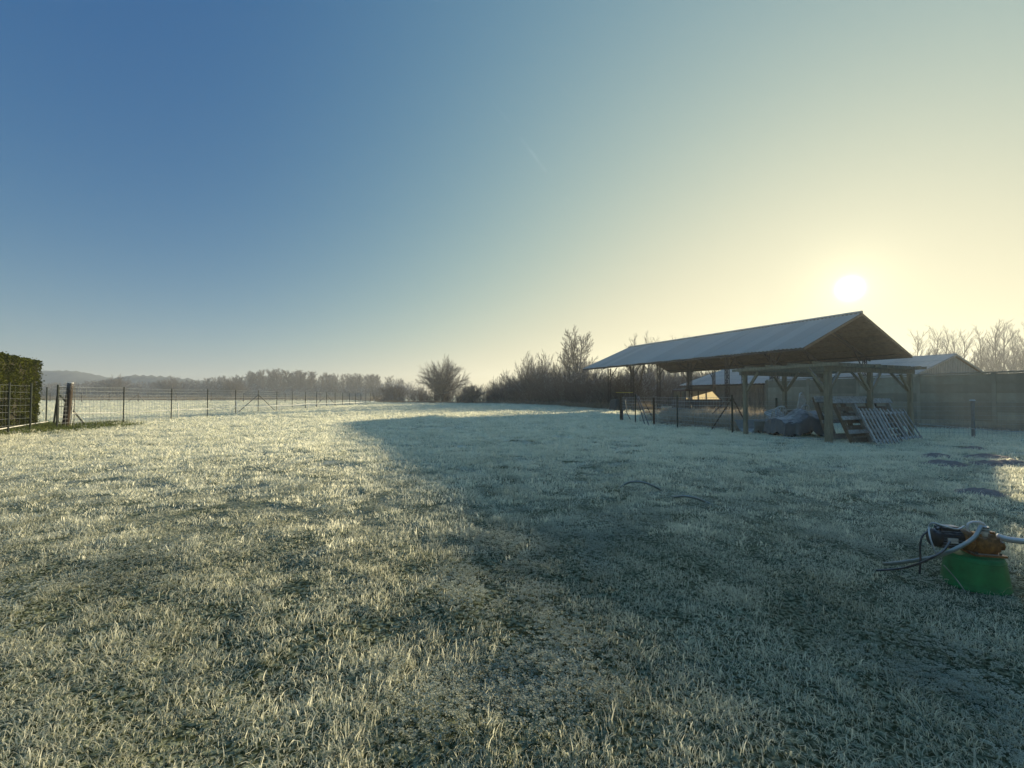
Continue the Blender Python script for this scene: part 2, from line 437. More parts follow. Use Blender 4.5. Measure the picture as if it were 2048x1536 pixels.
def blade_clump(name, seed, n, radius, hmin, hmax, wid, bend, m, fr0=.10, fr1=.85, segs=3, flat=.0):
    r = random.Random(seed); v, f, fr = [], [], []
    for _ in range(n):
        a = r.random() * 6.283; rr = radius * math.sqrt(r.random())
        x, y = rr * math.cos(a), rr * math.sin(a)
        h = r.uniform(hmin, hmax) * (1 - .35 * (rr / radius) ** 2)
        az = a + r.gauss(0, 1.2); lean = abs(r.gauss(0, bend)) + .12 + flat
        w = wid * r.uniform(.6, 1.3); fl = r.uniform(.75, 1.1)
        sx, sy = -math.sin(az + r.gauss(0, .6)), math.cos(az + r.gauss(0, .6))
        b = len(v); px, py, pz = x, y, -.012; th = lean * .35
        for k in range(segs + 1):
            t = k / segs
            ww = w * (1 - t * .75)
            if k < segs:
                v += [(px - sx * ww / 2, py - sy * ww / 2, pz), (px + sx * ww / 2, py + sy * ww / 2, pz)]
                fr += [min(1, (fr0 + (fr1 - fr0) * t ** .8) * fl)] * 2
            else:
                v.append((px, py, pz)); fr.append(min(1, fr1 * fl))
            st = h / segs
            px += math.cos(az) * math.sin(th) * st; py += math.sin(az) * math.sin(th) * st; pz += math.cos(th) * st
            th += lean * 1.15 * (1.3 if k else .8)
            th = min(th, 2.3)
        for k in range(segs - 1):
            f.append((b + 2 * k, b + 2 * k + 1, b + 2 * k + 3, b + 2 * k + 2))
        k = segs - 1
        f.append((b + 2 * k, b + 2 * k + 1, b + 2 * k + 2))
    return attr_mesh(name, v, f, fr, m)
def clover_clump(name, seed, n, radius, m):
    r = random.Random(seed); v, f, fr = [], [], []
    for _ in range(n):
        a = r.random() * 6.283; rr = radius * math.sqrt(r.random())
        x, y, z = rr * math.cos(a), rr * math.sin(a), r.uniform(.015, .05)
        # stalk
        b = len(v); v += [(x * .9 - .0008, y * .9, -.01), (x * .9 + .0008, y * .9, -.01), (x, y, z)]; fr += [.1, .1, .3]; f.append((b, b + 1, b + 2))
        tilt = r.uniform(.2, .9); s = r.uniform(.005, .009); a0 = r.random() * 6.283
        for k in range(3):
            aa = a0 + k * 2.094 + r.gauss(0, .15)
            ca, sa = math.cos(aa), math.sin(aa)
            cup = tilt * s
            b = len(v)
            ring = ((.15, 0, 0), (.7, .55, .45), (1.35, .62, .8), (1.75, .0, .95), (1.35, -.62, .8), (.7, -.55, .45))
            v.append((x + ca * s * .95, y + sa * s * .95, z + cup * .25)); fr.append(.12)
            for (u, w, h) in ring:
                v.append((x + (ca * u - sa * w) * s, y + (sa * u + ca * w) * s, z + cup * h)); fr.append(.85 if u > .5 else .3)
            for q in range(6):
                f.append((b, b + 1 + q, b + 1 + (q + 1) % 6))
    return attr_mesh(name, v, f, fr, m)

# ------------------------------------------------------------------ bare trees and shrubs
def grow(mb_trunk, mb_twig, seed, pos, direc, length, radius, levels, kids, ratio, spread, up, twig_r, first=.25, wander=.12, sides=(7, 5, 4, 3, 3), split=1, tipf=.62):
    r = random.Random(seed)
    stack = [(Vector(pos), Vector(direc).normalized(), length, radius, 0)]
    while stack:
        p, d, L, rad, lv = stack.pop()
        ns = 6 if lv == 0 else (4 if lv < levels - 1 else 2)
        pts, rr, dirs = [p.copy()], [rad], [d.copy()]
        end = max(rad * (.22 if lv < levels else .35), twig_r * .6)
        for k in range(ns):
            d = (d + Vector((r.gauss(0, wander), r.gauss(0, wander), r.gauss(0, wander) + up * (.12 if lv else .03)))).normalized()
            p = p + d * (L / ns); pts.append(p.copy()); dirs.append(d.copy())
            rr.append(max(rad + (end - rad) * ((k + 1) / ns), twig_r * .5))
        (mb_trunk if lv <= split else mb_twig).tube(pts, rr, sides[min(lv, 4)], cap=False)
        if lv >= levels: continue
        nk = kids[lv]
        for i in range(nk):
            t = first + (1 - first) * (i + r.random()) / nk if lv == 0 else .18 + .82 * (i + r.random()) / nk
            t = min(t, .999); fi = t * ns; k = int(fi); q = pts[k].lerp(pts[k + 1], fi - k)
            base = dirs[min(k + 1, ns)]
            sp = spread[lv] * r.uniform(.7, 1.25) * (1 - .35 * t if lv == 0 else 1)
            ax = base.orthogonal().normalized()
            ax.rotate(Matrix.Rotation(r.random() * 6.283, 3, base))
            nd = base.copy(); nd.rotate(Matrix.Rotation(sp, 3, ax))
            Lk = L * ratio[lv] * r.uniform(.65, 1.15) * ((1.12 - tipf * t) if lv == 0 else (1.05 - .5 * t))
            rk = max(rr[k] * .55, twig_r * (1.6 if lv + 1 < levels else 1))
            stack.append((q, nd, Lk, min(rk, rr[k] * .8), lv + 1))
def tree_parts(seed, H, style):
    a, b = MB(), MB()
    if style == 'round':
        r = random.Random(seed)
        a.tube([(0, 0, -.1), (0, 0, H * .10), (.05, 0, H * .2)], [H * .04, H * .033, H * .03], 8, cap=False)
        for i in range(34):
            az = i * 2.39996; el = R(88 - 64 * (i / 33) ** .8) ; ln = H * r.uniform(.56, .64) * (1.0 if el > .6 else .86)
            grow(a, b, seed * 7 + i, (0, 0, H * r.uniform(.10, .20)), (math.cos(az) * math.cos(el), math.sin(az) * math.cos(el), math.sin(el)), ln, H * .009, 2, (20, 10), (.34, .5), (.75, .6), .35, .016, first=.18, wander=.09, tipf=.15, sides=(5, 4, 3, 3, 3), split=0)
    elif style == 'tall':
        r = random.Random(seed)
        for i, (dx, L) in enumerate(((.0, .98), (.07, .93), (-.06, .84))):
            grow(a, b, seed + i, (dx, 0, 0), (dx * 1.1, .05 * i, 1), H * L, H * .013, 3, (24, 10, 7), (.40, .42, .45), (.85, .62, .55), .8, .019, first=.30, wander=.05)
    elif style == 'poplar':
        r = random.Random(seed)
        grow(a, b, seed, (0, 0, 0), (.02, 0, 1), H, H * .016, 3, (27, 9, 5), (.28, .45, .45), (.8, .6, .55), .8, .014, first=.2, wander=.05, tipf=.3)
        for k in range(3):
            aa = r.random() * 6.28
            grow(a, b, seed + 3 + k, (0, 0, H * r.uniform(.15, .35)), (.35 * math.cos(aa), .35 * math.sin(aa), 1), H * .55, H * .008, 3, (14, 7, 5), (.32, .42, .45), (.7, .6, .55), 1.0, .017, first=.2, wander=.05)
    elif style == 'wood':
        grow(a, b, seed, (0, 0, 0), (.02, 0, 1), H, H * .018, 3, (26, 9, 6), (.36, .45, .45), (.85, .65, .6), .6, .04, first=.22, wander=.05)
    elif style == 'shrub':
        r = random.Random(seed)
        for i in range(13):
            a_ = r.random() * 6.283; ln = r.uniform(.1, .75)
            grow(a, b, seed * 31 + i, (.25 * math.cos(a_), .25 * math.sin(a_), 0), (ln * math.cos(a_), ln * math.sin(a_), 1), H * r.uniform(.6, 1.05), .022, 2, (9, 6), (.42, .5), (.6, .6), .6, .012, first=.1, wander=.11, sides=(4, 3, 3, 3, 3), split=0)
    return a, b
def tree_meshes(seed, H, style, tw='twig'):
    a, b = tree_parts(seed, H, style)
    return a.mesh('trunk', M['bark'], True), b.mesh('crown', M[tw])
def joined_mesh(seed, H, style, m):
    a, b = tree_parts(seed, H, style); k = len(a.v)
    a.v += b.v; a.f += [tuple(i + k for i in q) for q in b.f]
    return a.mesh(style, m)
def place_tree(name, meshes, loc, h_scale, rz, label, group=None, wide=1.0, cat='tree'):
    t = thing(name, label, cat, loc, rz, group)
    t.scale = (h_scale * wide, h_scale * wide, h_scale)
    link('trunk', meshes[0], t); link('crown', meshes[1], t)
    return t

# ================================================================== SETTING
# ground: one sheet to the horizon, fine near the camera
xs = np.unique(np.concatenate([np.arange(-8, 8.01, .16), np.geomspace(8, 60, 60), -np.geomspace(8, 60, 60), np.geomspace(60, 4000, 22), -np.geomspace(60, 4000, 22)]))
ys = np.unique(np.concatenate([np.arange(-3, 12.01, .16), np.geomspace(12, 90, 90), np.geomspace(90, 4500, 22), -np.geomspace(3, 3000, 14)]))
gx, gy = np.meshgrid(xs, ys)
gzv = ground_z(gx, gy)
gv = np.stack([gx.ravel(), gy.ravel(), gzv.ravel()], 1)
nx, ny = len(xs), len(ys)
ii, jj = np.meshgrid(np.arange(nx - 1), np.arange(ny - 1))
a_ = (jj * nx + ii).ravel()
gf = np.stack([a_, a_ + 1, a_ + nx + 1, a_ + nx], 1)
gme = bpy.data.meshes.new('ground'); gme.from_pydata(gv.tolist(), [], gf.tolist()); gme.update()
gme.polygons.foreach_set('use_smooth', [True] * len(gme.polygons))
# turf colour: dark soil showing close by, pale rimed turf further off where single blades no longer show
gmat = bpy.data.materials.new('frosted_meadow'); gmat.use_nodes = True
n, l = gmat.node_tree.nodes, gmat.node_tree.links
b = n['Principled BSDF']; b.inputs['Roughness'].default_value = .95; b.inputs['Specular IOR Level'].default_value = .1
ge = n.new('ShaderNodeNewGeometry')
def gnoise(sc, det=4):
    z = n.new('ShaderNodeTexNoise'); z.inputs['Scale'].default_value = sc; z.inputs['Detail'].default_value = det
    l.new(ge.outputs['Position'], z.inputs['Vector']); return z.outputs[0]
def gramp(v, p0, p1, c0, c1):
    q = n.new('ShaderNodeValToRGB'); q.color_ramp.elements[0].position = p0; q.color_ramp.elements[1].position = p1
    q.color_ramp.elements[0].color = (*c0, 1); q.color_ramp.elements[1].color = (*c1, 1); l.new(v, q.inputs[0]); return q.outputs[0]
soil = gramp(gnoise(38, 8), .42, .66, (.035, .048, .020), (.30, .34, .23))
turf = gramp(gnoise(2.3, 6), .36, .62, (.10, .14, .055), (.92, .94, .79))
sy = n.new('ShaderNodeSeparateXYZ'); l.new(ge.outputs['Position'], sy.inputs[0])
mr = n.new('ShaderNodeMapRange'); mr.inputs['From Min'].default_value = 3.5; mr.inputs['From Max'].default_value = 16; l.new(sy.outputs[1], mr.inputs[0])
mx = n.new('ShaderNodeMix'); mx.data_type = 'RGBA'; l.new(mr.outputs[0], mx.inputs[0]); l.new(soil, mx.inputs[6]); l.new(turf, mx.inputs[7])
l.new(mx.outputs[2], b.inputs['Base Color'])
bp = n.new('ShaderNodeBump'); bp.inputs['Strength'].default_value = .8; bp.inputs['Distance'].default_value = .05
l.new(gnoise(22, 8), bp.inputs['Height']); l.new(bp.outputs[0], b.inputs['Normal'])
gme.materials.append(gmat)
tag(link('ground', gme), 'frosted meadow ground under the grass', kind='structure')

# distant wooded hills on the left
def hill(name, pts, Y, thick, label):
    m_ = MB(); K = 60
    P = [(float(np.interp(i / K, np.linspace(0, 1, len(pts)), [p[0] for p in pts])), float(np.interp(i / K, np.linspace(0, 1, len(pts)), [p[1] for p in pts]))) for i in range(K + 1)]
    rows = []
    for k, (fy, fh) in enumerate(((-.5, 0), (-.28, .55), (0, 1), (.3, .6), (.6, 0))):
        row = []
        for px, py in P:
            q = D(px, py, Y)
            h = max(q.z, .1) * fh * (1 + .05 * math.sin(px * .37 + k) + .03 * math.sin(px * 1.1 + 2 * k)) - .5
            row.append(len(m_.v)); m_.v.append((q.x, Y + fy * thick, h))
        rows.append(row)
    for k in range(4):
        for i in range(K): m_.f.append((rows[k][i], rows[k][i + 1], rows[k + 1][i + 1], rows[k + 1][i]))
    tag(m_.build(name, M['hill'], smooth=True), label, kind='structure')
hill('hill', [(-420, 760), (-200, 748), (-60, 742), (60, 741), (120, 740), (170, 744), (230, 757), (320, 772), (420, 786)], 430, 120, 'far hazy blue hill behind the hedge')
hill('hill', [(120, 788), (200, 762), (260, 750), (300, 749), (345, 753), (420, 762), (520, 772), (640, 780), (760, 788)], 370, 90, 'nearer hazy wooded hill behind the fence')

# ================================================================== BARN (open, steel lattice posts)
TH = R(25.1)
ND = Vector((math.cos(TH), math.sin(TH), 0)); DD = Vector((-math.sin(TH), math.cos(TH), 0))
def corrugated(w, L, waves, amp, t=.012, per=4):
    """sheet from x 0..w (waves along x), y 0..L, closed top and bottom"""
    m_ = MB(); k = waves * per
    for s in (0, 1):
        for yy in (0, L):
            for i in range(k + 1):
                m_.v.append((w * i / k, yy, amp * math.sin(2 * math.pi * i / per) - (t if s else 0)))
    q = k + 1
    for i in range(k):
        m_.f.append((i, i + 1, q + i + 1, q + i)); m_.f.append((2 * q + i, 3 * q + i, 3 * q + i + 1, 2 * q + i + 1))
        m_.f.append((i, 2 * q + i, 2 * q + i + 1, i + 1)); m_.f.append((q + i, q + i + 1, 3 * q + i + 1, 3 * q + i))
    return m_
W, L, HE, HR = 12.8, 23.6, 4.36, 7.0
barn = thing('open_barn', 'large open-sided barn with frosted gable roof on dark lattice posts', 'barn', (17.75, 26.75, 0), TH)
slope = math.hypot(W / 2, HR - HE); pit = math.atan2(HR - HE, W / 2)
rows_, cols_ = 1, 22
sw, sl = L / cols_, slope / rows_
sheet_me = corrugated(sw * 1.02, sl + .10, 4, .034).mesh('roof_sheet', M['roofsheet'])
for side in (0, 1):
    deck = MB()
    x0, x1 = (.12, W / 2) if side == 0 else (W - .12, W / 2)
    # boarding and purlins under the sheets
    off = .10
    pts = [(x0, .05, HE - off), (x1, .05, HR - off), (x1, .05, HR - off - .03), (x0, .05, HE - off - .03)]
    deck.prism(pts if side else pts[::-1], (0, L - .1, 0))
    dk = deck.build('roof_deck', M['underroof'], barn)
    for c in range(cols_):
        for r_ in range(rows_):
            jit = random.uniform(-.004, .004)
            if side == 0:   # local x of the sheet runs along the barn, local y up the slope
                mat = Matrix(((0, math.cos(pit), 0), (1, 0, 0), (0, math.sin(pit), 0))).transposed()
                ax_, ay_ = Vector((0, 1, 0)), Vector((math.cos(pit), 0, math.sin(pit)))
                org = Vector((0, c * sw, HE)) + ay_ * (r_ * sl)
            else:
                ax_, ay_ = Vector((0, -1, 0)), Vector((-math.cos(pit), 0, math.sin(pit)))
                org = Vector((W, (c + 1) * sw, HE)) + ay_ * (r_ * sl)
            az_ = ax_.cross(ay_)
            if az_.z < 0:
                ax_ = -ax_; org = org - ax_ * sw; az_ = ax_.cross(ay_)
            mm = Matrix((ax_, ay_, az_)).transposed().to_4x4()
            mm.translation = org + az_ * (.0 + .012 * r_ + (.022 if c % 2 else 0) + jit)
            o = link('roof_sheet', sheet_me, dk); o.matrix_local = mm
MB().tube([(W / 2, -.02, HR + .04), (W / 2, L + .02, HR + .04)], .11, 8).build('ridge_cap', M['roofsheet'], barn)
MB().box(-.03, .03, 0, L, HE - .16, HE - .035).build('eave_board', M['steel'], barn)
MB().box(W - .03, W + .03, 0, L, HE - .16, HE - .035).build('eave_board', M['steel'], barn)
for yy in (0, L):
    for (xa, xb) in ((.02, W / 2), (W - .02, W / 2)):
        MB().bar((xa, yy, HE - .09), (xb, yy, HR - .09), .05, .16).build('verge_board', M['underroof'], barn)
def lattice_post(x, y):
    m_ = MB(); h = HE - .12; wv = .15
    for sx in (-1, 1):
        for sy_ in (-1, 1):
            m_.box(x + sx * wv - .022, x + sx * wv + .022, y + sy_ * .06 - .022, y + sy_ * .06 + .022, -.1, h)
    k = 12
    for i in range(k):
        za, zb = h * i / k, h * (i + 1) / k
        sgn = 1 if i % 2 else -1
        for sy_ in (-1, 1): m_.bar((x - sgn * wv, y + sy_ * .08, za), (x + sgn * wv, y + sy_ * .08, zb), .03, .03)
    return m_
for yy in (2.6, 6.1, 9.6, 13.1, 16.6, 20.1):
    for x, sg in ((.9, 1), (W - .9, -1)):
        lattice_post(x, yy).build('lattice_post', M['steel'], barn)
        zr = HE + (HR - HE) * (.9 / (W / 2)) - .2
        MB().bar((x + sg * .2, yy, HE - 1.0), (x + sg * 1.7, yy, HE + (HR - HE) * (2.6 / (W / 2)) - .2), .06, .06).build('knee_brace', M['steel'], barn)
    rf = MB()
    for xa, xb in ((.15, W / 2), (W - .15, W / 2)):
        rf.bar((xa, yy, HE - .18), (xb, yy, HR - .20), .10, .14)
        for i in range(8):
            t0, t1 = i / 8, (i + 1) / 8
            pa = Vector((xa, yy, HE - .18)).lerp(Vector((xb, yy, HR - .20)), t0); pb = Vector((xa, yy, HE - .5)).lerp(Vector((xb, yy, HR - .6)), t1)
            if i > 1: rf.bar(pa, pb, .03, .03)
    rf.bar((1.2, yy, HE + .1), (W / 2, yy, HR - .6), .05, .05).bar((W - 1.2, yy, HE + .1), (W / 2, yy, HR - .6), .05, .05)
    rf.build('rafter_truss', M['steel'], barn)
for k in range(1, 7):
    t = k / 7
    for xa in (W / 2 * t, W - W / 2 * t):
        MB().box(xa - .04, xa + .04, .1, L - .1, HE + (HR - HE) * t - .24, HE + (HR - HE) * t - .14).build('purlin', M['underroof'], barn)
for x in (.9, W - .9):
    MB().box(x - .05, x + .05, .3, L - .3, HE - .20 + (HR - HE) * .9 / (W / 2) - .12, HE - .20 + (HR - HE) * .9 / (W / 2)).build('wall_plate', M['steel'], barn)

# ================================================================== LOW SHED behind (barn 2)
shed = thing('long_shed', 'low grey clad shed with frosted roof behind the concrete wall', 'shed', (30.9, 34.3, 0), TH)
W2, L2, HE2, HR2 = 16.0, 23.2, 2.72, 4.92
sl2 = math.hypot(W2 / 2, HR2 - HE2) / 4; pit2 = math.atan2(HR2 - HE2, W2 / 2); cols2 = 18; sw2 = L2 / cols2
sheet2 = corrugated(sw2 * 1.02, sl2 + .1, 3, .03).mesh('roof_sheet', M['roofsheet'])
rf0 = MB().prism([(.1, .05, HE2 - .06), (W2 / 2, .05, HR2 - .06), (W2 - .1, .05, HE2 - .06), (W2 / 2, .05, HR2 - .10)], (0, L2 - .1, 0)).build('roof_deck', M['underroof'], shed)
for side in (0, 1):
    for c in range(cols2):
        for r_ in range(4):
            if side == 0:
                ax_, ay_ = Vector((0, -1, 0)), Vector((math.cos(pit2), 0, math.sin(pit2)))
                org = Vector((-.15, (c + 1) * sw2, HE2 - .04)) + ay_ * (r_ * sl2)
            else:
                ax_, ay_ = Vector((0, 1, 0)), Vector((-math.cos(pit2), 0, math.sin(pit2)))
                org = Vector((W2 + .15, c * sw2, HE2 - .04)) + ay_ * (r_ * sl2)
            az_ = ax_.cross(ay_)
            mm = Matrix((ax_, ay_, az_)).transposed().to_4x4(); mm.translation = org + az_ * (.03 + .016 * r_ + (.006 if c % 2 else 0))
            link('roof_sheet', sheet2, rf0).matrix_local = mm
def ribbed(p, q, z0, ztop, pitch=.3):
    """vertical ribbed cladding from p to q (2-D), top height by function of 0..1"""
    m_ = MB(); p, q = Vector((*p, 0)), Vector((*q, 0)); L_ = (q - p).length; d = (q - p) / L_; nn = Vector((d.y, -d.x, 0)); k = int(L_ / pitch)
    prev = None
    for i in range(k):
        for t, o_ in ((0, 0), (.55, 0), (.65, .05), (.9, .05)):
            u = (i + t) / k; pos = p + d * (u * L_) + nn * o_
            cur = len(m_.v); m_.v += [(pos.x, pos.y, z0), (pos.x, pos.y, ztop(u))]
            if prev is not None: m_.f.append((prev, cur, cur + 1, prev + 1))
            prev = cur
    u = 1; pos = q; cur = len(m_.v); m_.v += [(pos.x, pos.y, z0), (pos.x, pos.y, ztop(1))]; m_.f.append((prev, cur, cur + 1, prev + 1))
    return m_
gab = lambda u: HE2 - .08 + (HR2 - HE2 - .05) * (1 - abs(2 * u - 1))
ribbed((.2, .15), (W2 - .2, .15), -.1, gab).build('gable_cladding', M['cladding'], shed)
ribbed((W2 - .2, L2 - .15), (.2, L2 - .15), -.1, gab).build('gable_cladding', M['cladding'], shed)
ribbed((.2, L2 - .15), (.2, .15), -.1, lambda u: HE2 - .08).build('side_cladding', M['cladding'], shed)
ribbed((W2 - .2, .15), (W2 - .2, L2 - .15), -.1, lambda u: HE2 - .08).build('side_cladding', M['cladding'], shed)
MB().tube([(W2 / 2, -.05, HR2 + .02), (W2 / 2, L2 + .05, HR2 + .02)], .12, 8).build('ridge_cap', M['roofsheet'], shed)
for (xa, xb) in ((-.12, W2 / 2), (W2 + .12, W2 / 2)):
    MB().bar((xa, -.03, HE2 - .03), (xb, -.03, HR2 - .0), .05, .14).build('verge_board', M['cladding'], shed)
MB().box(-.22, -.10, 0, L2, HE2 - .18, HE2 - .07).build('gutter', M['steel'], shed)

# ================================================================== CONCRETE WALL
wall = thing('concrete_wall', 'grey-brown concrete panel wall with frosted coping behind the pergola', 'wall', (19.3, 17.6, 0), TH)
HW = 2.30; bay = 2.4; s0, nb = -16.8, 11
panel_me = MB().box(-.04, .04, .06, bay - .06, .010, HW / 6 - .016).box(-.010, .010, .064, bay - .064, -.018, .0095).mesh('wall_panel', M['block'])
wpost_me = MB().box(-.06, .06, -.065, .065, -.1, HW + .02).mesh('wall_post', M['block'])
cop_me = MB().prism([(-.09, 0, 0), (.09, 0, 0), (.07, 0, .06), (-.07, 0, .06)], (0, bay - .012, 0)).mesh('coping', M['block'])
for i in range(nb + 1):
    link('wall_post', wpost_me, wall, (0, s0 + i * bay, 0))
for i in range(nb):
    for k in range(6):
        link('wall_panel', panel_me, wall, (random.uniform(-.012, .012), s0 + i * bay, k * HW / 6 + .004))
    link('coping', cop_me, wall, (random.uniform(-.006, .006), s0 + i * bay + .006, HW + .022))

# ================================================================== FENCES
def fence_span(p, q, h, nw, sp, rad, seed=0, sag=.01):
    m_ = MB(); p, q = Vector(p), Vector(q); L_ = (q - p).length; r = random.Random(seed)
    zs = [h * (.03 + .97 * k / (nw - 1)) for k in range(nw)]
    K = max(2, int(L_ / 1.2))
    for z in zs:
        pts = [p.lerp(q, k / K) + Vector((r.uniform(-.01, .01), r.uniform(-.01, .01), z - sag * math.sin(math.pi * k / K) + r.uniform(-.006, .006))) for k in range(K + 1)]
        m_.tube(pts, rad, 3, cap=False)
    kk = int(L_ / sp)
    for i in range(1, kk):
        b_ = p.lerp(q, i / kk); m_.tube([b_ + Vector((0, 0, zs[0])), b_ + Vector((r.uniform(-.01, .01), 0, zs[-1]))], rad * .8, 3, cap=False)
    return m_
def tpost(m_, loc, h, w=.045):
    x, y, z = loc
    m_.box(x - w / 2, x + w / 2, y - .006, y + .006, z - .2, z + h); m_.box(x - .006, x + .006, y - w / 2, y - .0065, z - .2, z + h); return m_
X0 = -17.35
def fl(Y): return Vector((X0 - Y * 94 / FPX, Y, 0))
fence = thing('mesh_fence', 'long green wire mesh fence running down the left side of the meadow', 'fence')
FS = 3.64; FY = [18.75 + FS * i for i in range(18)]
FP = [fl(Y) for Y in FY]
for p in FP: p.z = gz(p.x, p.y)
for i, p in enumerate(FP):
    if i == 0: MB().tube([p - Vector((0, 0, .2)), p + Vector((0, 0, 1.88))], .034, 8).build('post', M['post'], fence)
    else: tpost(MB(), p, 1.86, .06 if i < 8 else .075).build('post', M['post'], fence)
for i in range(len(FP) - 1):
    fence_span(FP[i], FP[i + 1], 1.80, 11, .20, .0075 if i < 5 else .010, i).build('wire_mesh', M['wire'], fence)
# struts of the corner post and of the strainer posts
c0 = FP[0]
MB().tube([c0 + Vector((0, 0, 1.55)), G(173, 853, -.05)], .035, 6).build('strut', M['post'], fence)
MB().tube([c0 + Vector((0, 0, 1.5)), G(107, 852, -.05)], .035, 6).build('strut', M['post'], fence)
for i in (5, 10):
    p = FP[i]
    for s_ in (-1, 1): MB().tube([p + Vector((0, 0, 1.5)), p + Vector((-.15 * s_, 1.3 * s_, 0)) + Vector((-1.1 if s_ < 0 else 1.0, 0, 0))], .03, 5).build('strut', M['post'], fence)
# short return of the fence in front of the hedge
ret = thing('hedge_fence', 'three dark posts with wire in front of the clipped hedge', 'fence')
RP = [G(16, 868), G(60, 864), G(92, 845)]
for p in RP: p.z = gz(p.x, p.y); MB().tube([p - Vector((0, 0, .2)), p + Vector((0, 0, 1.9 if p.y < 20 else 1.85))], .03, 8).build('post', M['post'], ret)
far0 = Vector((-15.5, 10.5, gz(-15.5, 10.5)))
MB().tube([far0 - Vector((0, 0, .2)), far0 + Vector((0, 0, 1.9))], .04, 8).build('post', M['post'], ret)
fence_span(far0, RP[0], 1.8, 8, .2, .0035, 91).build('wire_mesh', M['darkwire'], ret)
fence_span(RP[0], RP[1], 1.8, 8, .2, .0035, 92).build('wire_mesh', M['darkwire'], ret)
# leaning timber gate post
gp = G(134, 856); gp.z = gz(gp.x, gp.y)
gpo = thing('gate_post', 'stout dark timber post leaning at the fence corner with frosted top', 'post', gp)
MB().tube([(-.10, 0, -.25), (0, 0, .9), (.10, 0, 1.98)], [.125, .12, .11], 12).build('shaft', M['darkpost'], gpo, True)
MB().tube([(.105, 0, 1.985), (.108, 0, 2.015)], [.112, .105], 12).build('frost_cap', M['white'], gpo)
# small wire gate beside it
gt0, gt1 = G(119, 853), G(108, 851)
gate = thing('wire_gate', 'narrow wire garden gate ajar between fence corner and gate post', 'gate', (gp.x - .15, gp.y + .5, gp.z))
for xx in (-.75, -.05): MB().tube([(xx, 0, .08), (xx, 0, 1.86)], .018, 6).build('stile', M['post'], gate)
for zz in (.12, .95, 1.8): MB().tube([(-.75, 0, zz), (-.05, 0, zz)], .014, 6).build('rail', M['post'], gate)
gm_ = MB()
for k in range(6): gm_.tube([(-.64 + .1 * k, 0, .12), (-.64 + .1 * k, 0, 1.8)], .004, 3, False)
gm_.build('wire_mesh', M['darkwire'], gate)

# electric-fence rope on white stakes along the left fence
def stake(px, py, hpx_top, label, group, lean=0):
    p = G(px, py); p.z = gz(p.x, p.y); h = max(.6, (py - hpx_top) / FPX * p.y)
    t = thing('plastic_stake', label, 'stake', p, 0, group)
    MB().tube([(0, 0, -.1), (lean * h * .5, 0, h * .5), (lean * h, 0, h)], .016 + p.y * .0004, 6).build('shaft', M['white'], t)
    MB().box(lean * h * .6 - .03, lean * h * .6 + .03, -.012, .012, h * .55, h * .60).build('clip', M['white'], t)
    return p, h
SG = 'white stakes of the electric rope'
ordn = ['first', 'second', 'third', 'fourth', 'fifth', 'sixth', 'seventh', 'eighth', 'ninth', 'tenth', 'eleventh', 'twelfth', 'thirteenth', 'fourteenth', 'fifteenth', 'sixteenth']
sp_ = [(141, 855, 803, .06), (357, 838, 805, -.05), (476, 830, 801, -.15), (559, 824, 801, 0), (616, 818, 799, 0), (659, 816, 799, 0), (696, 813, 799, 0), (722, 811, 800, 0), (748, 808, 799, 0)]
rope_pts = []
for i, (px, py, tp, ln) in enumerate(sp_):
    lab = 'white plastic stake leaning against the dark gate post' if i == 0 else 'white plastic stake, %s from the dark gate post along the left fence' % ordn[i]
    p, h = stake(px, py, tp, lab, SG, ln); rope_pts.append(p + Vector((ln * h * .55, -.02, h * .58)))
rp = []
for a, c in zip(rope_pts[:-1], rope_pts[1:]):
    for k in range(6): rp.append(a.lerp(c, k / 6) - Vector((0, 0, .05 * math.sin(math.pi * k / 6))))
rp.append(rope_pts[-1])
ro = thing('electric_rope', 'white electric fence rope strung low along the left mesh fence', 'rope', rp[0])
MB().tube([p - rp[0] for p in rp], [.010 + .0004 * p.y for p in rp], 5).build('rope', M['white'], ro)
ra = [D(-160, 872, 12.0), D(0, 858, 15.6), D(55, 849, 18.5), D(96, 843, 20.5)]
ro2 = thing('electric_rope', 'short white rope in front of the hedge at the left edge', 'rope', ra[0])
MB().tube([p - ra[0] for p in ra], .017, 5).build('rope', M['white'], ro2)

# white stakes at the far edge of the meadow
for i, (px, py, tp) in enumerate(((862, 806, 796), (893, 806, 797), (1036, 807, 797), (1065, 808, 796), (1085, 808, 796), (1108, 810, 797), (1151, 812, 799), (1218, 815, 799))):
    stake(px, py, tp, 'thin white stake, %s from the left along the far thicket edge' % ordn[i], 'stakes along the far thicket edge')

# far paddock fence beyond the left field
ff = thing('paddock_fence', 'thin dark post and wire fence across the far end of the left field', 'fence')
fpx = [100, 163, 218, 276, 352, 422, 487, 570, 640]
pp = [D(px, 802.5, 96 + 2 * math.sin(px)) for px in fpx]
for p in pp: p.z = 0; MB().tube([p, p + Vector((0, 0, 2.0))], .07, 5).build('post', M['darkpost'], ff)
wm = MB()
for a, c in zip(pp[:-1], pp[1:]):
    for z in (.5, .9, 1.3, 1.75): wm.tube([a + Vector((0, 0, z)), c + Vector((0, 0, z))], .016, 3, False)
wm.build('wires', M['darkwire'], ff)
for i in (3,):
    for s_ in (-1, 1): MB().tube([pp[i] + Vector((0, 0, 1.7)), pp[i] + Vector((2.0 * s_, -.6, 0))], .06, 5).build('strut', M['darkpost'], ff)

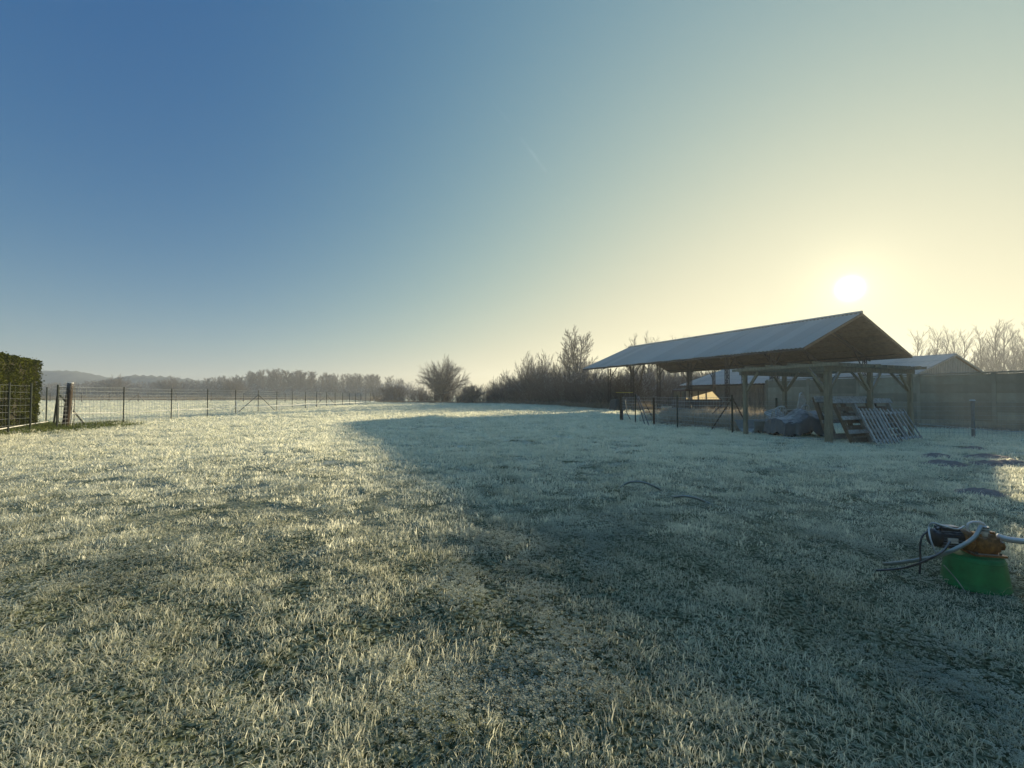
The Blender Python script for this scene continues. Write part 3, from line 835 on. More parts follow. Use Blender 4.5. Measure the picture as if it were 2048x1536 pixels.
# middle fence by the barn
mid = thing('paddock_fence', 'frosted wire mesh fence on mixed posts left of the pergola', 'fence')
def up(p, h): return p + Vector((0, 0, h))
mp_ = [G(1243, 841), G(1271, 846), G(1308, 849), G(1355, 855), G(1465, 867)]
for p in mp_: p.z = gz(p.x, p.y)
MB().tube([up(mp_[0], -.2), up(mp_[0], 1.45)], .10, 10).build('post', M['darkpost'], mid)
MB().tube([up(mp_[1], -.2), up(mp_[1], 1.5)], .032, 6).build('post', M['post'], mid)
MB().tube([up(mp_[2], -.2), up(mp_[2], 1.32)], .055, 8).build('post', M['darkpost'], mid)
MB().tube([up(mp_[3], -.2), up(mp_[3], 1.45)], .030, 6).build('post', M['post'], mid)
MB().tube([up(mp_[4], -.2), up(mp_[4], 1.46)], .032, 6).build('post', M['post'], mid)
for (a, b2) in (((1272, 788, mp_[1].y), (1290, 850)), ((1276, 792, mp_[1].y), (1298, 851)), ((1284, 795, 26), (1306, 836)), ((1465, 795, mp_[4].y), (1422, 860)), ((1456, 797, 18.5), (1418, 834)), ((1466, 798, mp_[4].y), (1494, 850)), ((1252, 822, 25), (1262, 840))):
    q = G(*b2); q.z = gz(q.x, q.y)
    MB().tube([D(a[0], a[1], a[2]), q], .026, 5).build('strut', M['darkpost'], mid)
for i in range(4):
    fence_span(mp_[i], mp_[i + 1], 1.36, 9, .16, .0058, 40 + i).build('wire_mesh', M['wire'], mid)
# its return behind the pergola to the right
side = thing('paddock_fence', 'wire mesh fence behind the pergola with one frosted capped post at right', 'fence')
q0 = mp_[4]; q1 = G(1947, 875); q1.z = gz(q1.x, q1.y)
qn = q0.lerp(q1, .2); qm = q0.lerp(q1, .62); q2 = q1 + (q1 - q0).normalized() * 7
for q in (qn, qm, q2): q.z = gz(q.x, q.y)
MB().tube([up(qn, -.2), up(qn, 1.35)], .035, 6).build('post', M['post'], side)
MB().tube([up(qm, -.2), up(qm, 1.30)], .035, 6).build('post', M['post'], side)
MB().tube([up(q1, -.2), up(q1, 1.26)], .05, 10).build('post', M['metalpost'], side)
MB().tube([up(q1, 1.262), up(q1, 1.30)], [.085, .06], 10).build('post_cap', M['wire'], side)
MB().tube([up(q2, -.2), up(q2, 1.26)], .065, 10).build('post', M['post'], side)
for a, c in ((q0, qn), (qn, qm), (qm, q1), (q1, q2)): fence_span(a, c, 1.22, 9, .13, .0030, 77).build('wire_mesh', M['darkwire'], side)
rr_ = [D(1838, 848, 17.0), D(1900, 853, 16.0), D(1950, 858, 14.6), D(2060, 865, 13.2), D(2200, 872, 12)]
ro3 = thing('electric_rope', 'thin pale rope strung low across the capped post at right', 'rope', rr_[0])
MB().tube([p - rr_[0] for p in rr_], .011, 5).build('rope', M['wire'], ro3)

# ================================================================== PERGOLA
pg = thing('pergola', 'pale timber pergola with six posts in front of the wall', 'pergola')
P0 = G(1658, 887); P0.z = 0
U = Vector((math.cos(R(24)), math.sin(R(24)), 0)); V = Vector((-.33, .944, 0)).normalized()
PL, PW, PH = 4.45, 2.95, 2.14
posts = [P0 + U * a + V * c for c in (0, PW) for a in (0, PL * .48, PL)]
for i, p in enumerate(posts):
    w = .08 if i == 0 else .06
    MB().quadbox(p + Vector((0, 0, PH / 2 - .1)), U * w, V * w, (0, 0, PH / 2 + .1)).build('post', M['wood'], pg)
for c in (0, PW):
    a, b2 = P0 + V * c - U * .25, P0 + V * c + U * (PL + .25)
    MB().bar(a + Vector((0, 0, PH + .07)), b2 + Vector((0, 0, PH + .07)), .07, .14).build('beam', M['wood'], pg)
for a_ in (0, PL * .48, PL):
    a, b2 = P0 + U * a_ - V * .3, P0 + U * a_ + V * (PW + .3)
    MB().bar(a + Vector((0, 0, PH + .195)), b2 + Vector((0, 0, PH + .195)), .07, .105).build('cross_beam', M['wood'], pg)
nr = 16
for i in range(nr):
    t = -.2 + (PL + .4) * i / (nr - 1)
    if min(abs(t), abs(t - PL * .48), abs(t - PL)) < .06: t += .09
    a, b2 = P0 + U * t - V * .38, P0 + U * t + V * (PW + .38)
    dz = random.uniform(-.01, .012)
    MB().bar(a + Vector((0, 0, PH + .185 + dz)), b2 + Vector((0, 0, PH + .185 + dz)), .045, .085).build('rafter', M['wood'], pg)
for i in range(4):
    c = .25 + (PW - .5) * i / 3
    a, b2 = P0 + V * c - U * .3, P0 + V * c + U * (PL + .3)
    MB().bar(a + Vector((0, 0, PH + .272)), b2 + Vector((0, 0, PH + .272)), .05, .05).build('batten', M['wood'], pg)
for i, p in enumerate(posts):
    for dv in ((U,) if i % 3 == 0 else ((-U,) if i % 3 == 2 else (U, -U))):
        MB().bar(p + dv * .07 + Vector((0, 0, PH - .55)), p + dv * .58 + Vector((0, 0, PH + .0)), .06, .08).build('brace', M['wood'], pg)
    dv = V if i < 3 else -V
    MB().bar(p + dv * .07 + Vector((0, 0, PH - .55)), p + dv * .6 + Vector((0, 0, PH + .13)), .06, .08).build('brace', M['wood'], pg)

# ================================================================== THINGS UNDER THE PERGOLA
def arr(o, loc, rz): o.location = loc; o.rotation_euler = (0, 0, rz)
# small flat-bottomed boat
bt = G(1499, 868); bt.z = gz(bt.x, bt.y)
boat = thing('small_boat', 'grey ribbed plastic boat hull lying under the pergola beside the tarpaulin', 'boat', bt + Vector((.05, .45, 0)), R(14))
hb = MB(); K = 14; Lb = 2.1; prof = [(.30, 0), (.44, .16), (.45, .18), (.52, .36), (.535, .38), (.57, .56), (.62, .57), (.62, .60), (.54, .60), (.42, .2), (.25, .08)]
for k in range(K + 1):
    t = k / K; wv = 1 - .55 * max(0, (t - .55) / .45) ** 2; rise = .22 * max(0, (t - .5) / .5) ** 2
    for (w_, z) in prof: hb.v.append((Lb * t + (-.14 * (1 - z / .6) * -1 if k == 0 else 0), -w_ * wv, z + rise * .5))
    for (w_, z) in prof[::-1]: hb.v.append((Lb * t + (-.14 * (1 - z / .6) * -1 if k == 0 else 0), w_ * wv, z + rise * .5))
q = len(prof) * 2
for k in range(K):
    for j in range(q): hb.f.append((k * q + j, k * q + (j + 1) % q, (k + 1) * q + (j + 1) % q, (k + 1) * q + j))
hb.f.append(tuple(range(q))[::-1]); hb.f.append(tuple(K * q + j for j in range(q)))
hb.build('hull', M['hull'], boat); boat.scale = (1, .85, .85)
MB().box(1.2, 1.45, -.5, .5, .46, .50).build('thwart', M['greywood'], boat)
for xx in (.25, .55): MB().tube([(xx, -.47, .17), (xx + .2, -.33, -.02)], .022, 5).build('strap', M['blackrubber'], boat)
# tarpaulin-covered quad
tp = G(1596, 872); tp.z = gz(tp.x, tp.y)
quad = thing('covered_quad_bike', 'quad bike under a frosted grey tarpaulin with pale lettering', 'quad bike', tp, R(6))
def tarp_h(u, v):
    """height of the draped cover over seat, bars and wings; u -1..1 along, v -1..1 across"""
    ridge = .70 + .24 * math.exp(-((u - .05) / .22) ** 2) + .17 * math.exp(-((u - .55) / .25) ** 2) - .10 * max(0, -u) ** 1.5
    side = 1 - .45 * abs(v) ** 2.4
    return ridge * side
tm = MB(); NU, NV = 90, 56
for i in range(NU + 1):
    for j in range(NV + 1):
        u, v = -1 + 2 * i / NU, -1 + 2 * j / NV
        e = max(abs(u), abs(v)); inner = .82
        cx, cy = max(-inner, min(inner, u)), max(-inner, min(inner, v))
        h = tarp_h(cx, cy)
        over = (e - inner) / (1 - inner) if e > inner else 0
        fold = .035 * math.sin(9 * u + 5 * v) * over + .02 * math.sin(21 * u - 13 * v) * over + .010 * math.sin(6 * u + 14 * v) * (1 - over) + .014 * max(0, math.sin(26 * math.atan2(v, u - .05))) * min(1, 2 * math.hypot(u, v))
        h = h * (1 - .80 * over) + fold + (.05 * math.sin(5 * u + 2.0) if over > .9 else 0)
        sx, sy_ = cx * 1.05 + (u - cx) * .45 + fold * .8, cy * .62 + (v - cy) * .35 + fold * .8
        tm.v.append((sx, sy_, max(h, .07)))
for i in range(NU):
    for j in range(NV): a = i * (NV + 1) + j; tm.f.append((a, a + NV + 1, a + NV + 2, a + 1))
tm.build('tarpaulin', M['tarp'], quad, True)
for (xx, yy) in ((-.62, -.40), (.62, -.40), (-.62, .40), (.62, .40)):
    MB().tube([(xx, yy - .10, .26), (xx, yy - .08, .26), (xx, yy + .08, .26), (xx, yy + .10, .26)], [.17, .26, .26, .17], 18).build('wheel', M['blackrubber'], quad, True)
MB().box(-.85, .85, -.28, .28, .2, .42).build('chassis', M['steel'], quad)
lt = MB()   # lettering printed on the cover: short pale strokes
def tsurf(x, y):
    u, v = x / 1.05, y / .62
    return tarp_h(max(-.82, min(.82, u)), max(-.82, min(.82, v)))
def stroke(xa, za, xb, zb):
    y0 = -.47
    for k in range(4):
        t0, t1 = k / 4, (k + 1) / 4
        pts = []
        for t in (t0, t1):
            x = xa + (xb - xa) * t; y = y0 + (za + (zb - za) * t) * .16
            pts.append(Vector((x, y - .012, tsurf(x, y) + .045)))
        lt.bar(pts[0], pts[1], .035, .006)
for x0, st in ((.36, ((0, 1, .07, 0), (.07, 0, .14, 1))), (.54, ((0, 1, .14, 1), (.07, 1, .07, 0))), (.70, ((0, 0, .07, 1), (.07, 1, .14, 0), (.03, .4, .11, .4)))):
    for (a, b1, c, d) in st: stroke(x0 + a, b1, x0 + c, d)
lt.build('lettering', M['tarpmark'], quad)
# tube garden chairs thrown on a heap behind
def chair(loc, rot, label):
    t = thing('tube_chair', label, 'chair', loc, 0, 'metal chairs heaped under the pergola'); t.rotation_euler = rot
    arch = [(-.24, 0, .4)] + [(-.24 * math.cos(a), .10, .82 + .24 * math.sin(a)) for a in np.linspace(0, math.pi, 10)] + [(.24, 0, .4)]
    MB().tube(arch, .026, 6).build('back_frame', M['frame'], t)
    for k in range(4): MB().tube([(-.15 + .1 * k, .02, .45), (-.15 + .1 * k, .1, .98)], .014, 5).build('back_slat', M['frame'], t)
    MB().tube([(-.24, 0, .42), (-.24, -.45, .44), (.24, -.45, .44), (.24, 0, .42), (-.24, 0, .42)], .024, 6).build('seat_frame', M['frame'], t)
    for k in range(5): MB().bar((-.23, -.06 - .08 * k, .44), (.23, -.06 - .08 * k, .44), .05, .012).build('seat_slat', M['greywood'], t)
    for sx in (-1, 1):
        MB().tube([(sx * .24, -.44, .44), (sx * .25, -.48, 0)], .015, 6).build('leg', M['frame'], t)
        MB().tube([(sx * .24, 0, .42), (sx * .25, .10, 0)], .015, 6).build('leg', M['frame'], t)
    return t
cb = G(1622, 874)
chair((cb.x + .1, cb.y + .55, .02), (0, 0, R(200)), 'metal tube chair standing upright at the bottom of the heap')
chair((cb.x + .02, cb.y + .55, .47), (R(8), R(-14), R(215)), 'metal tube chair with arched back stacked on another behind the tarpaulin')
chair((cb.x - .55, cb.y + .95, .28), (R(-38), R(18), R(170)), 'metal tube chair tipped backwards in the heap under the pergola')
# plank on the ground
pk = [G(1562, 877), G(1648, 880)]
for p in pk: p.z = gz(p.x, p.y) + .05
po = thing('plank', 'long pale plank lying in front of the tarpaulin', 'plank', pk[0])
MB().bar((0, 0, 0), pk[1] - pk[0], .14, .03).build('board', M['greywood'], po)

# leaning pallets
def lean_frame(base_l, base_r, top_h, back, label, name, group=None):
    """thing whose local x runs along the base and local z up the leaning face"""
    bl, br = Vector(base_l), Vector(base_r); x = (br - bl); Wd = x.length; x.normalize()
    y = Vector((-x.y, x.x, 0)); tilt = math.atan2(back, top_h)
    t = thing(name, label, 'pallet', bl, 0, group)
    z = (Vector((0, 0, 1)) * math.cos(tilt) + y * math.sin(tilt)); yy = z.cross(x)
    t.rotation_euler = Matrix((x, yy, z)).transposed().to_euler()
    return t, Wd, math.hypot(top_h, back)
GP = 'pallets leaning on the pergola'
# tall open pallet at the back
b1, b2_ = G(1682, 884), G(1786, 878)
b1 += V * .35; b2_ += V * .35; b1.z = gz(b1.x, b1.y); b2_.z = gz(b2_.x, b2_.y)
t, Wd, Hh = lean_frame(b1, b2_, 1.38, .45, 'tall open wooden pallet behind the others with three stringers', 'wooden_pallet', GP)
for k in range(3): MB().box(Wd * k / 2 - .05, Wd * k / 2 + .05, -.05, .05, 0, Hh).build('stringer', M['brownwood'], t)
for z0 in (.10, .62, Hh - .14, Hh - .03):
    MB().box(-.12, Wd + .1, -.076, -.052, z0 - .05, z0 + .05).build('board', M['greywood'], t)
for z0 in (.2, Hh - .12): MB().box(-.1, Wd + .08, .052, .076, z0 - .05, z0 + .05).build('board', M['greywood'], t)
# large front pallet with overhanging top rail
b1, b2_ = G(1713, 889), G(1822, 880)
b1.z = gz(b1.x, b1.y); b2_.z = gz(b2_.x, b2_.y)
b1 += V * .08; b2_ += V * .12
t, Wd, Hh = lean_frame(b1, b2_, 1.30, .55, 'large wooden pallet frame with long frosted top rail at front', 'wooden_pallet', GP)
for k in range(4): MB().box(Wd * k / 3 - .055, Wd * k / 3 + .055, -.05, .05, 0, Hh - .02).build('stringer', M['greywood'] if k else M['brownwood'], t)
MB().box(-.22, Wd + .16, -.082, -.052, Hh - .16, Hh).build('top_rail', M['greywood'], t)
for z0 in (.35, .78): MB().box(-.1, Wd * .62, -.078, -.052, z0 - .06, z0 + .06).build('board', M['greywood'], t)
for k in range(6): MB().box(.1, Wd - .05, .052, .07, .05 + k * .2, .19 + k * .2).build('back_board', M['brownwood'], t)
# two slatted panels
def slat_panel(pl, pr, h, back, n_, label):
    pl, pr = G(*pl), G(*pr); pl.z = gz(pl.x, pl.y) + .0; pr.z = gz(pr.x, pr.y)
    t, Wd, Hh = lean_frame(pl, pr, h, back, label, 'slatted_panel', 'slatted duckboard panels')
    for k in range(n_):
        cx = (k + .5) * Wd / n_; dz = random.uniform(-.015, .015)
        MB().box(cx - .040, cx + .040, -.012, .012, dz, Hh + dz).build('slat', M['greywood'], t)
    for z0 in (.14, Hh - .12): MB().box(0, Wd, .013, .055, z0 - .035, z0 + .035).build('batten', M['greywood'], t)
slat_panel((1752, 890), (1803, 886), 1.03, .50, 7, 'left slatted grey wooden panel leaning on the pallets')
slat_panel((1803, 884), (1850, 878), 1.00, .50, 6, 'right slatted grey wooden panel leaning on the pallets')

# ================================================================== COMPOSTER, VAN, BAR
cp = G(1236, 823); cp.z = 0
comp = thing('composter', 'dark plastic composter standing at the meadow edge behind the fence post', 'composter', cp, R(20))
MB().prism([(-.62, -.5, 0), (.62, -.5, 0), (.62, .5, 0), (-.62, .5, 0)], (0, 0, .01)).build('base', M['bin'], comp)
cv = MB()
for z, s in ((.0, 1), (.5, .93), (.95, .85), (1.02, .88), (1.06, .84)):
    for (x, y) in ((-.62, -.5), (-.5, -.58), (.5, -.58), (.62, -.5), (.62, .5), (.5, .58), (-.5, .58), (-.62, .5)): cv.v.append((x * s, y * s, z + .012))
for k in range(4):
    for j in range(8): cv.f.append((k * 8 + j, k * 8 + (j + 1) % 8, k * 8 + 8 + (j + 1) % 8, k * 8 + 8 + j))
cv.f.append(tuple(32 + j for j in range(8)))
cv.build('bin_body', M['bin'], comp)
MB().box(-.35, .35, -.36, .30, 1.076, 1.13).build('lid', M['bin'], comp)
MB().box(-.25, .25, -.585, -.56, .08, .36).build('hatch', M['bin'], comp)

vn = D(1394, 800, 37); vn.z = 0
van = thing('parked_van', 'old dark van with sun shining through its windows under the barn', 'van', vn, R(18))
bd = MB()   # lower body: side outline, extruded across
bd.prism([(-1.9, -.82, .35), (2.0, -.82, .35), (2.05, -.82, .75), (1.85, -.82, 1.12), (-1.9, -.82, 1.12)], (0, 1.64, 0))
bd.build('body', M['vanpaint'], van)
MB().prism([(-1.88, -.78, 1.80), (.95, -.78, 1.80), (.85, -.78, 1.94), (.5, -.78, 2.0), (-1.7, -.78, 2.0), (-1.86, -.78, 1.94)], (0, 1.56, 0)).build('roof', M['vanroof'], van)
for sy_ in (-.79, .79):
    for (xa, xb) in ((-1.82, -1.84), (-.55, -.55), (.25, .25), (1.72, .95)):
        MB().bar((xa, sy_, 1.12), (xb, sy_, 1.80), .05, .10, up=(1, 0, 0)).build('pillar', M['vanpaint'], van)
    for (xa, xb) in ((-1.78, -.60), (-.50, .20)):
        MB().prism([(xa, sy_, 1.13), (xb, sy_, 1.13), (xb, sy_, 1.79), (xa, sy_, 1.79)], (0, .006, 0)).build('side_window', M['frostglass' if sy_ < 0 else 'glass'], van)
    MB().prism([(.30, sy_, 1.13), (1.62, sy_, 1.13), (.92, sy_, 1.79), (.30, sy_, 1.79)], (0, .006, 0)).build('door_window', M['frostglass' if sy_ < 0 else 'glass'], van)
MB().poly([(1.78, -.74, 1.13), (1.78, .74, 1.13), (1.0, .74, 1.79), (1.0, -.74, 1.79)]).build('windscreen', M['glass'], van)
for xx in (-1.2, 1.25):
    for sy_ in (-.74, .74):
        wv = MB().tube([(xx, sy_ - .1, .33), (xx, sy_ + .1, .33)], .33, 20).build('wheel', M['blackrubber'], van)
        MB().tube([(xx, sy_ - .112, .33), (xx, sy_ + .112, .33)], .18, 14).build('rim', M['cladding'], wv)
for sy_ in (-.6, .6): MB().tube([(2.0, sy_, .78), (2.07, sy_, .78)], .10, 12).build('headlight', M['white'], van)
MB().box(1.98, 2.1, -.8, .8, .38, .52).build('bumper', M['steel'], van)

yb = [D(1232, 785, 40), D(1266, 785, 38)]
ybo = thing('yellow_barrier', 'thin yellow horizontal bar on two legs among the barn posts', 'barrier', (yb[0].x, yb[0].y, 0))
MB().tube([(0, 0, yb[0].z), (yb[1].x - yb[0].x, yb[1].y - yb[0].y, yb[1].z)], .035, 6).build('bar', M['yellow'], ybo)
for p in yb: MB().tube([(p.x - yb[0].x, p.y - yb[0].y, 0), (p.x - yb[0].x, p.y - yb[0].y, p.z)], .03, 6).build('leg', M['steel'], ybo)

# ================================================================== PUMP ON GREEN TUB
tb = G(1950, 1172); tb.z = gz(tb.x, tb.y)
tub = thing('upturned_tub', 'green plastic tub standing upside down in the grass at right', 'tub', tb, 0)
TS = .69
prof = [(.268, -.02), (.272, .0), (.275, .015), (.262, .03), (.258, .10), (.246, .20), (.232, .29), (.222, .318), (.205, .325), (.0005, .325)]
tub.scale = (TS, TS, TS)
MB().lathe(prof, 40).build('shell', M['tub'], tub, True)
for zz, rr in ((.055, .2625), (.275, .2365)): MB().lathe([(rr - .004, zz), (rr + .004, zz + .003), (rr + .003, zz + .011), (rr - .006, zz + .014)], 40).build('rib', M['tub'], tub, True)
pz = tb.z + .327 * TS
pump = thing('water_pump', 'rusty electric water pump with black motor on the green tub', 'pump', (tb.x - .01, tb.y + .0, pz), R(-14))
pump.scale = (.64, .64, .64)
MB().tube([(-.395, 0, .155), (-.33, 0, .155)], [.100, .106], 24).build('fan_cover', M['motor'], pump, True)
MB().box(-.30, -.20, -.112, -.108, .13, .185).build('rating_plate', M['frame'], pump)
MB().tube([(-.33, -.03, .275), (-.365, -.045, .262)], .016, 10).build('cable_gland', M['motor'], pump)
for zz in (.285, .315): MB().tube([(.08, -.058, zz), (.08, -.058, zz + .008)], .040, 12).build('hose_clip', M['steel'], pump)
MB().tube([(.255, 0, .11), (.275, 0, .11)], .056, 8).build('union_nut', M['rust'], pump)
MB().tube([(.19, 0, .225), (.19, 0, .262)], .026, 6).build('filler_plug', M['rust'], pump)
# motor: ribbed cylinder along x at left
motor = MB().tube([(-.40, 0, .155), (-.385, 0, .155), (-.38, 0, .155), (-.10, 0, .155)], [.06, .085, .098, .098], 24).build('motor', M['motor'], pump, True)
for k in range(20):
    a = 2 * math.pi * k / 20
    MB().bar((-.34, .103 * math.cos(a), .155 + .103 * math.sin(a)), (-.13, .103 * math.cos(a), .155 + .103 * math.sin(a)), .007, .018, up=(0, math.cos(a), math.sin(a))).build('cooling_fin', M['motor'], motor)
bm = bmesh.new(); bmesh.ops.create_cube(bm, size=1)
for v_ in bm.verts: v_.co = Vector((v_.co.x * .20 - .24, v_.co.y * .12, v_.co.z * .055 + .275))
bmesh.ops.bevel(bm, geom=bm.edges[:], offset=.015, segments=2, affect='EDGES')
me = bpy.data.meshes.new('terminal_box'); bm.to_mesh(me); bm.free(); me.materials.append(M['motor']); link('terminal_box', me, pump)
MB().tube([(-.12, 0, .155), (-.085, 0, .155), (-.08, 0, .155), (-.04, 0, .155)], [.10, .10, .118, .118], 24).build('flange', M['rust'], pump, True)
bm = bmesh.new(); bmesh.ops.create_cube(bm, size=1)
for v_ in bm.verts:
    s = 1.0 if v_.co.z < 0 else .92
    v_.co = Vector((v_.co.x * .27 * s + .09, v_.co.y * .20 * s, (v_.co.z + .5) * .215 + .022))
bmesh.ops.bevel(bm, geom=bm.edges[:], offset=.032, segments=3, affect='EDGES')
me = bpy.data.meshes.new('pump_housing'); bm.to_mesh(me); bm.free(); me.materials.append(M['rust'])
me.polygons.foreach_set('use_smooth', [True] * len(me.polygons)); link('pump_housing', me, pump)
MB().box(-.05, .25, -.115, .115, .0, .024).build('base_plate', M['rust'], pump)
MB().tube([(.225, 0, .11), (.262, 0, .11)], [.05, .045], 16).build('inlet_flange', M['rust'], pump, True)
for (xx, yy) in ((-.02, -.09), (.2, -.09), (-.02, .09), (.2, .09)):
    MB().tube([(xx, yy, .02), (xx, yy, .045)], .012, 6).build('bolt', M['steel'], pump)
hd = [(-.05, -.04, .20), (-.07, -.04, .30), (-.055, -.035, .345), (-.02, -.03, .365), (.05, -.02, .368), (.10, -.01, .35), (.135, 0, .30), (.15, 0, .235)]
MB().tube(hd, .014, 8).build('handle', M['frame'], pump, True)
MB().tube([(.08, -.05, .22), (.08, -.055, .30)], .030, 12).build('outlet', M['frame'], pump, True)
MB().tube([(.08, -.058, .27), (.08, -.058, .33)], .036, 10).build('hose_coupling', M['palehose'], pump)
def wp(px, py, Y): return D(px, py, Y)
def hose(name, pts, rad, m_, label, cat='hose'):
    # smooth the run through its points
    P = [Vector(p) for p in pts]; out = []
    for i in range(len(P) - 1):
        p0, p1, p2, p3 = P[max(i - 1, 0)], P[i], P[i + 1], P[min(i + 2, len(P) - 1)]
        for k in range(6):
            t = k / 6
            out.append(.5 * ((2 * p1) + (p2 - p0) * t + (2 * p0 - 5 * p1 + 4 * p2 - p3) * t * t + (3 * p1 - p0 - 3 * p2 + p3) * t ** 3))
    out.append(P[-1])
    t = thing(name, label, cat, out[0])
    MB().tube([p - out[0] for p in out], rad, 8).build(name.split('_')[-1] + '_run', m_, t, True)
    return t
pY = tb.y
hose('delivery_hose', [wp(1962, 1052, pY - .05), wp(1948, 1075, pY - .10), wp(1915, 1096, pY - .16), wp(1875, 1112, pY - .1), wp(1830, 1121, pY - .0), wp(1792, 1126, pY + .12), wp(1768, 1128, pY + .25)], .0135, M['hose'], 'grey-green hose running from the pump down left into the grass')
hose('suction_hose', [wp(1994, 1072, pY), wp(2012, 1078, pY - .02), wp(2040, 1082, pY - .05), wp(2075, 1088, pY - .10), wp(2150, 1120, pY - .2), wp(2230, 1190, pY - .3), wp(2290, 1230, pY - .3)], .022, M['palehose'], 'thick frosted hose leaving the pump to the right edge')
hose('power_cable', [wp(1862, 1058, pY - .02), wp(1845, 1072, pY - .04), wp(1840, 1095, pY - .06), wp(1841, 1120, pY - .08), wp(1839, 1148, pY - .1)], .0065, M['cable'], 'black cable looping down beside the pump motor', 'cable')
hose('power_cable', [wp(1900, 1083, pY - .1), wp(1888, 1100, pY - .13), wp(1868, 1113, pY - .15), wp(1835, 1128, pY - .1), wp(1800, 1137, pY), wp(1752, 1141, pY + .06)], .0075, M['cable'], 'black cable trailing from under the pump into the grass', 'cable')
hose('power_cable', [wp(1928, 1052, pY - .08), wp(1915, 1058, pY - .1), wp(1890, 1053, pY - .1), wp(1866, 1046, pY - .07), wp(1858, 1055, pY - .05), wp(1860, 1075, pY - .1), wp(1868, 1098, pY - .12), wp(1874, 1108, pY - .12)], .006, M['palehose'], 'pale frosted cable wrapped along the pump motor', 'cable')
sp2 = [wp(1887, 1130, pY - .26), wp(1912, 1158, pY - .30), wp(1932, 1186, pY - .36)]
hose('thin_string', sp2, .003, M['hose'], 'thin pale string hanging across the green tub', 'string')
# garden hose surfacing twice in the grass
hz = []
for px, py, z in ((1236, 980, -.03), (1256, 969, .06), (1275, 966, .12), (1295, 969, .11), (1316, 978, .04), (1334, 988, -.06), (1350, 996, .03), (1368, 995, .10), (1392, 999, .09), (1412, 1007, .03), (1440, 1020, -.06)):
    p = G(px, py, z + .0); p.z = z + gz(p.x, p.y); hz.append(p)
hose('garden_hose', hz, .015, M['hose'], 'pale hose arching twice out of the frosted grass in mid meadow')

# molehills on the right
for i, (px, py, s) in enumerate(((1873, 914, .35), (1948, 899, .30), (1976, 916, .55), (1888, 926, .4), (1978, 926, .4), (2022, 926, .38), (1960, 988, .32))):
    p = G(px, py); p.z = gz(p.x, p.y) - .02
    mm_ = MB(); r = random.Random(i)
    for k, (rr2, z) in enumerate(((1, 0), (.8, .35), (.5, .75), (.2, 1))):
        for j in range(14):
            a = j * 6.283 / 14; q = rr2 * r.uniform(.8, 1.15)
            mm_.v.append((q * math.cos(a) * s * 1.2, q * math.sin(a) * s * .8, z * s * .26 * r.uniform(.85, 1.15)))
    for k in range(3):
        for j in range(14): mm_.f.append((k * 14 + j, k * 14 + (j + 1) % 14, k * 14 + 14 + (j + 1) % 14, k * 14 + 14 + j))
    mm_.f.append(tuple(42 + j for j in range(14)))
    where = ['left of the others, nearest the pallets', 'furthest back below the capped post', 'largest, right of the capped post', 'at left in front, nearest the pallets side', 'just in front of the largest one', 'at the right edge of the picture', 'nearest the camera, in front of the rest'][i]
    o = mm_.build('molehill', M['mole'], smooth=True); o.location = p
    tag(o, 'brown earth molehill ' + where, 'molehill', 'molehills in the grass at right')

# ================================================================== HEDGE
hg = thing('clipped_hedge', 'tall clipped evergreen hedge at the left edge of the meadow', 'hedge')
h0 = G(78, 849); h0.z = 0
hd_ = Vector((.585, -.811, 0)); hn = Vector((-.811, -.585, 0))    # along (towards camera), and away from the meadow
HL, HT, HH = 17.0, 1.5, 3.12
MB().quadbox(h0 + hd_ * (HL / 2) + hn * (HT / 2) + Vector((0, 0, HH / 2)), hd_ * (HL / 2 - .1), hn * (HT / 2 - .1), (0, 0, HH / 2 - .08)).build('core', M['hedgecore'], hg)
def leafcloud(n_, seed):
    r = np.random.default_rng(seed)
    aL, aE, aT = HL * HH, HT * HH, HL * HT
    face = r.choice(3, n_, p=np.array([aL, aE, aT]) / (aL + aE + aT))
    u, v_, dep = r.random(n_), r.random(n_), r.random(n_) ** 1.5 * .16
    s, tt, z = np.where(face == 1, dep, u * HL), np.where(face == 0, dep, v_ * HT), np.where(face == 2, HH - dep, np.where(face == 0, v_, u) * HH)
    bul = (vnoise(s * 1.1, z * 1.1, 9) - .5) * .22 + (vnoise(s * 4, z * 4, 10) - .5) * .14 - np.where(r.random(n_) < .05, r.random(n_) * .16, 0)
    s = s + np.where(face == 1, bul, 0); tt = tt + np.where(face == 0, bul, 0); z = z - np.where(face == 2, bul * .7, 0)
    s = s - .10 * (z / HH) * 0
    s = np.where(face == 1, s + .22 * (1 - z / HH), s)
    c = np.array(h0)[None] + s[:, None] * np.array(hd_)[None] + tt[:, None] * np.array(hn)[None]; c[:, 2] = np.maximum(z, .02)
    a = r.normal(size=(n_, 3)); a /= np.linalg.norm(a, axis=1)[:, None]
    b_ = r.normal(size=(n_, 3)); b_ -= a * (a * b_).sum(1)[:, None]; b_ /= np.linalg.norm(b_, axis=1)[:, None]
    sz = r.uniform(.03, .065, n_)[:, None]
    V4 = np.stack([c - a * sz, c + b_ * sz * .5, c + a * sz, c - b_ * sz * .5], 1).reshape(-1, 3)
    me = bpy.data.meshes.new('foliage'); F4 = np.arange(n_ * 4).reshape(-1, 4)
    me.from_pydata(V4.tolist(), [], F4.tolist()); me.update(); me.materials.append(M['evergreen'])
    return me
link('foliage', leafcloud(60000, 5), hg)
# green weeds at the hedge foot
wd = G(90, 852)
weeds = source_collection('weed_source', [blade_clump('weed', 900 + i, 60, .35, .12, .38, .03, .5, M['greengrass'], .0, .35) for i in range(3)])

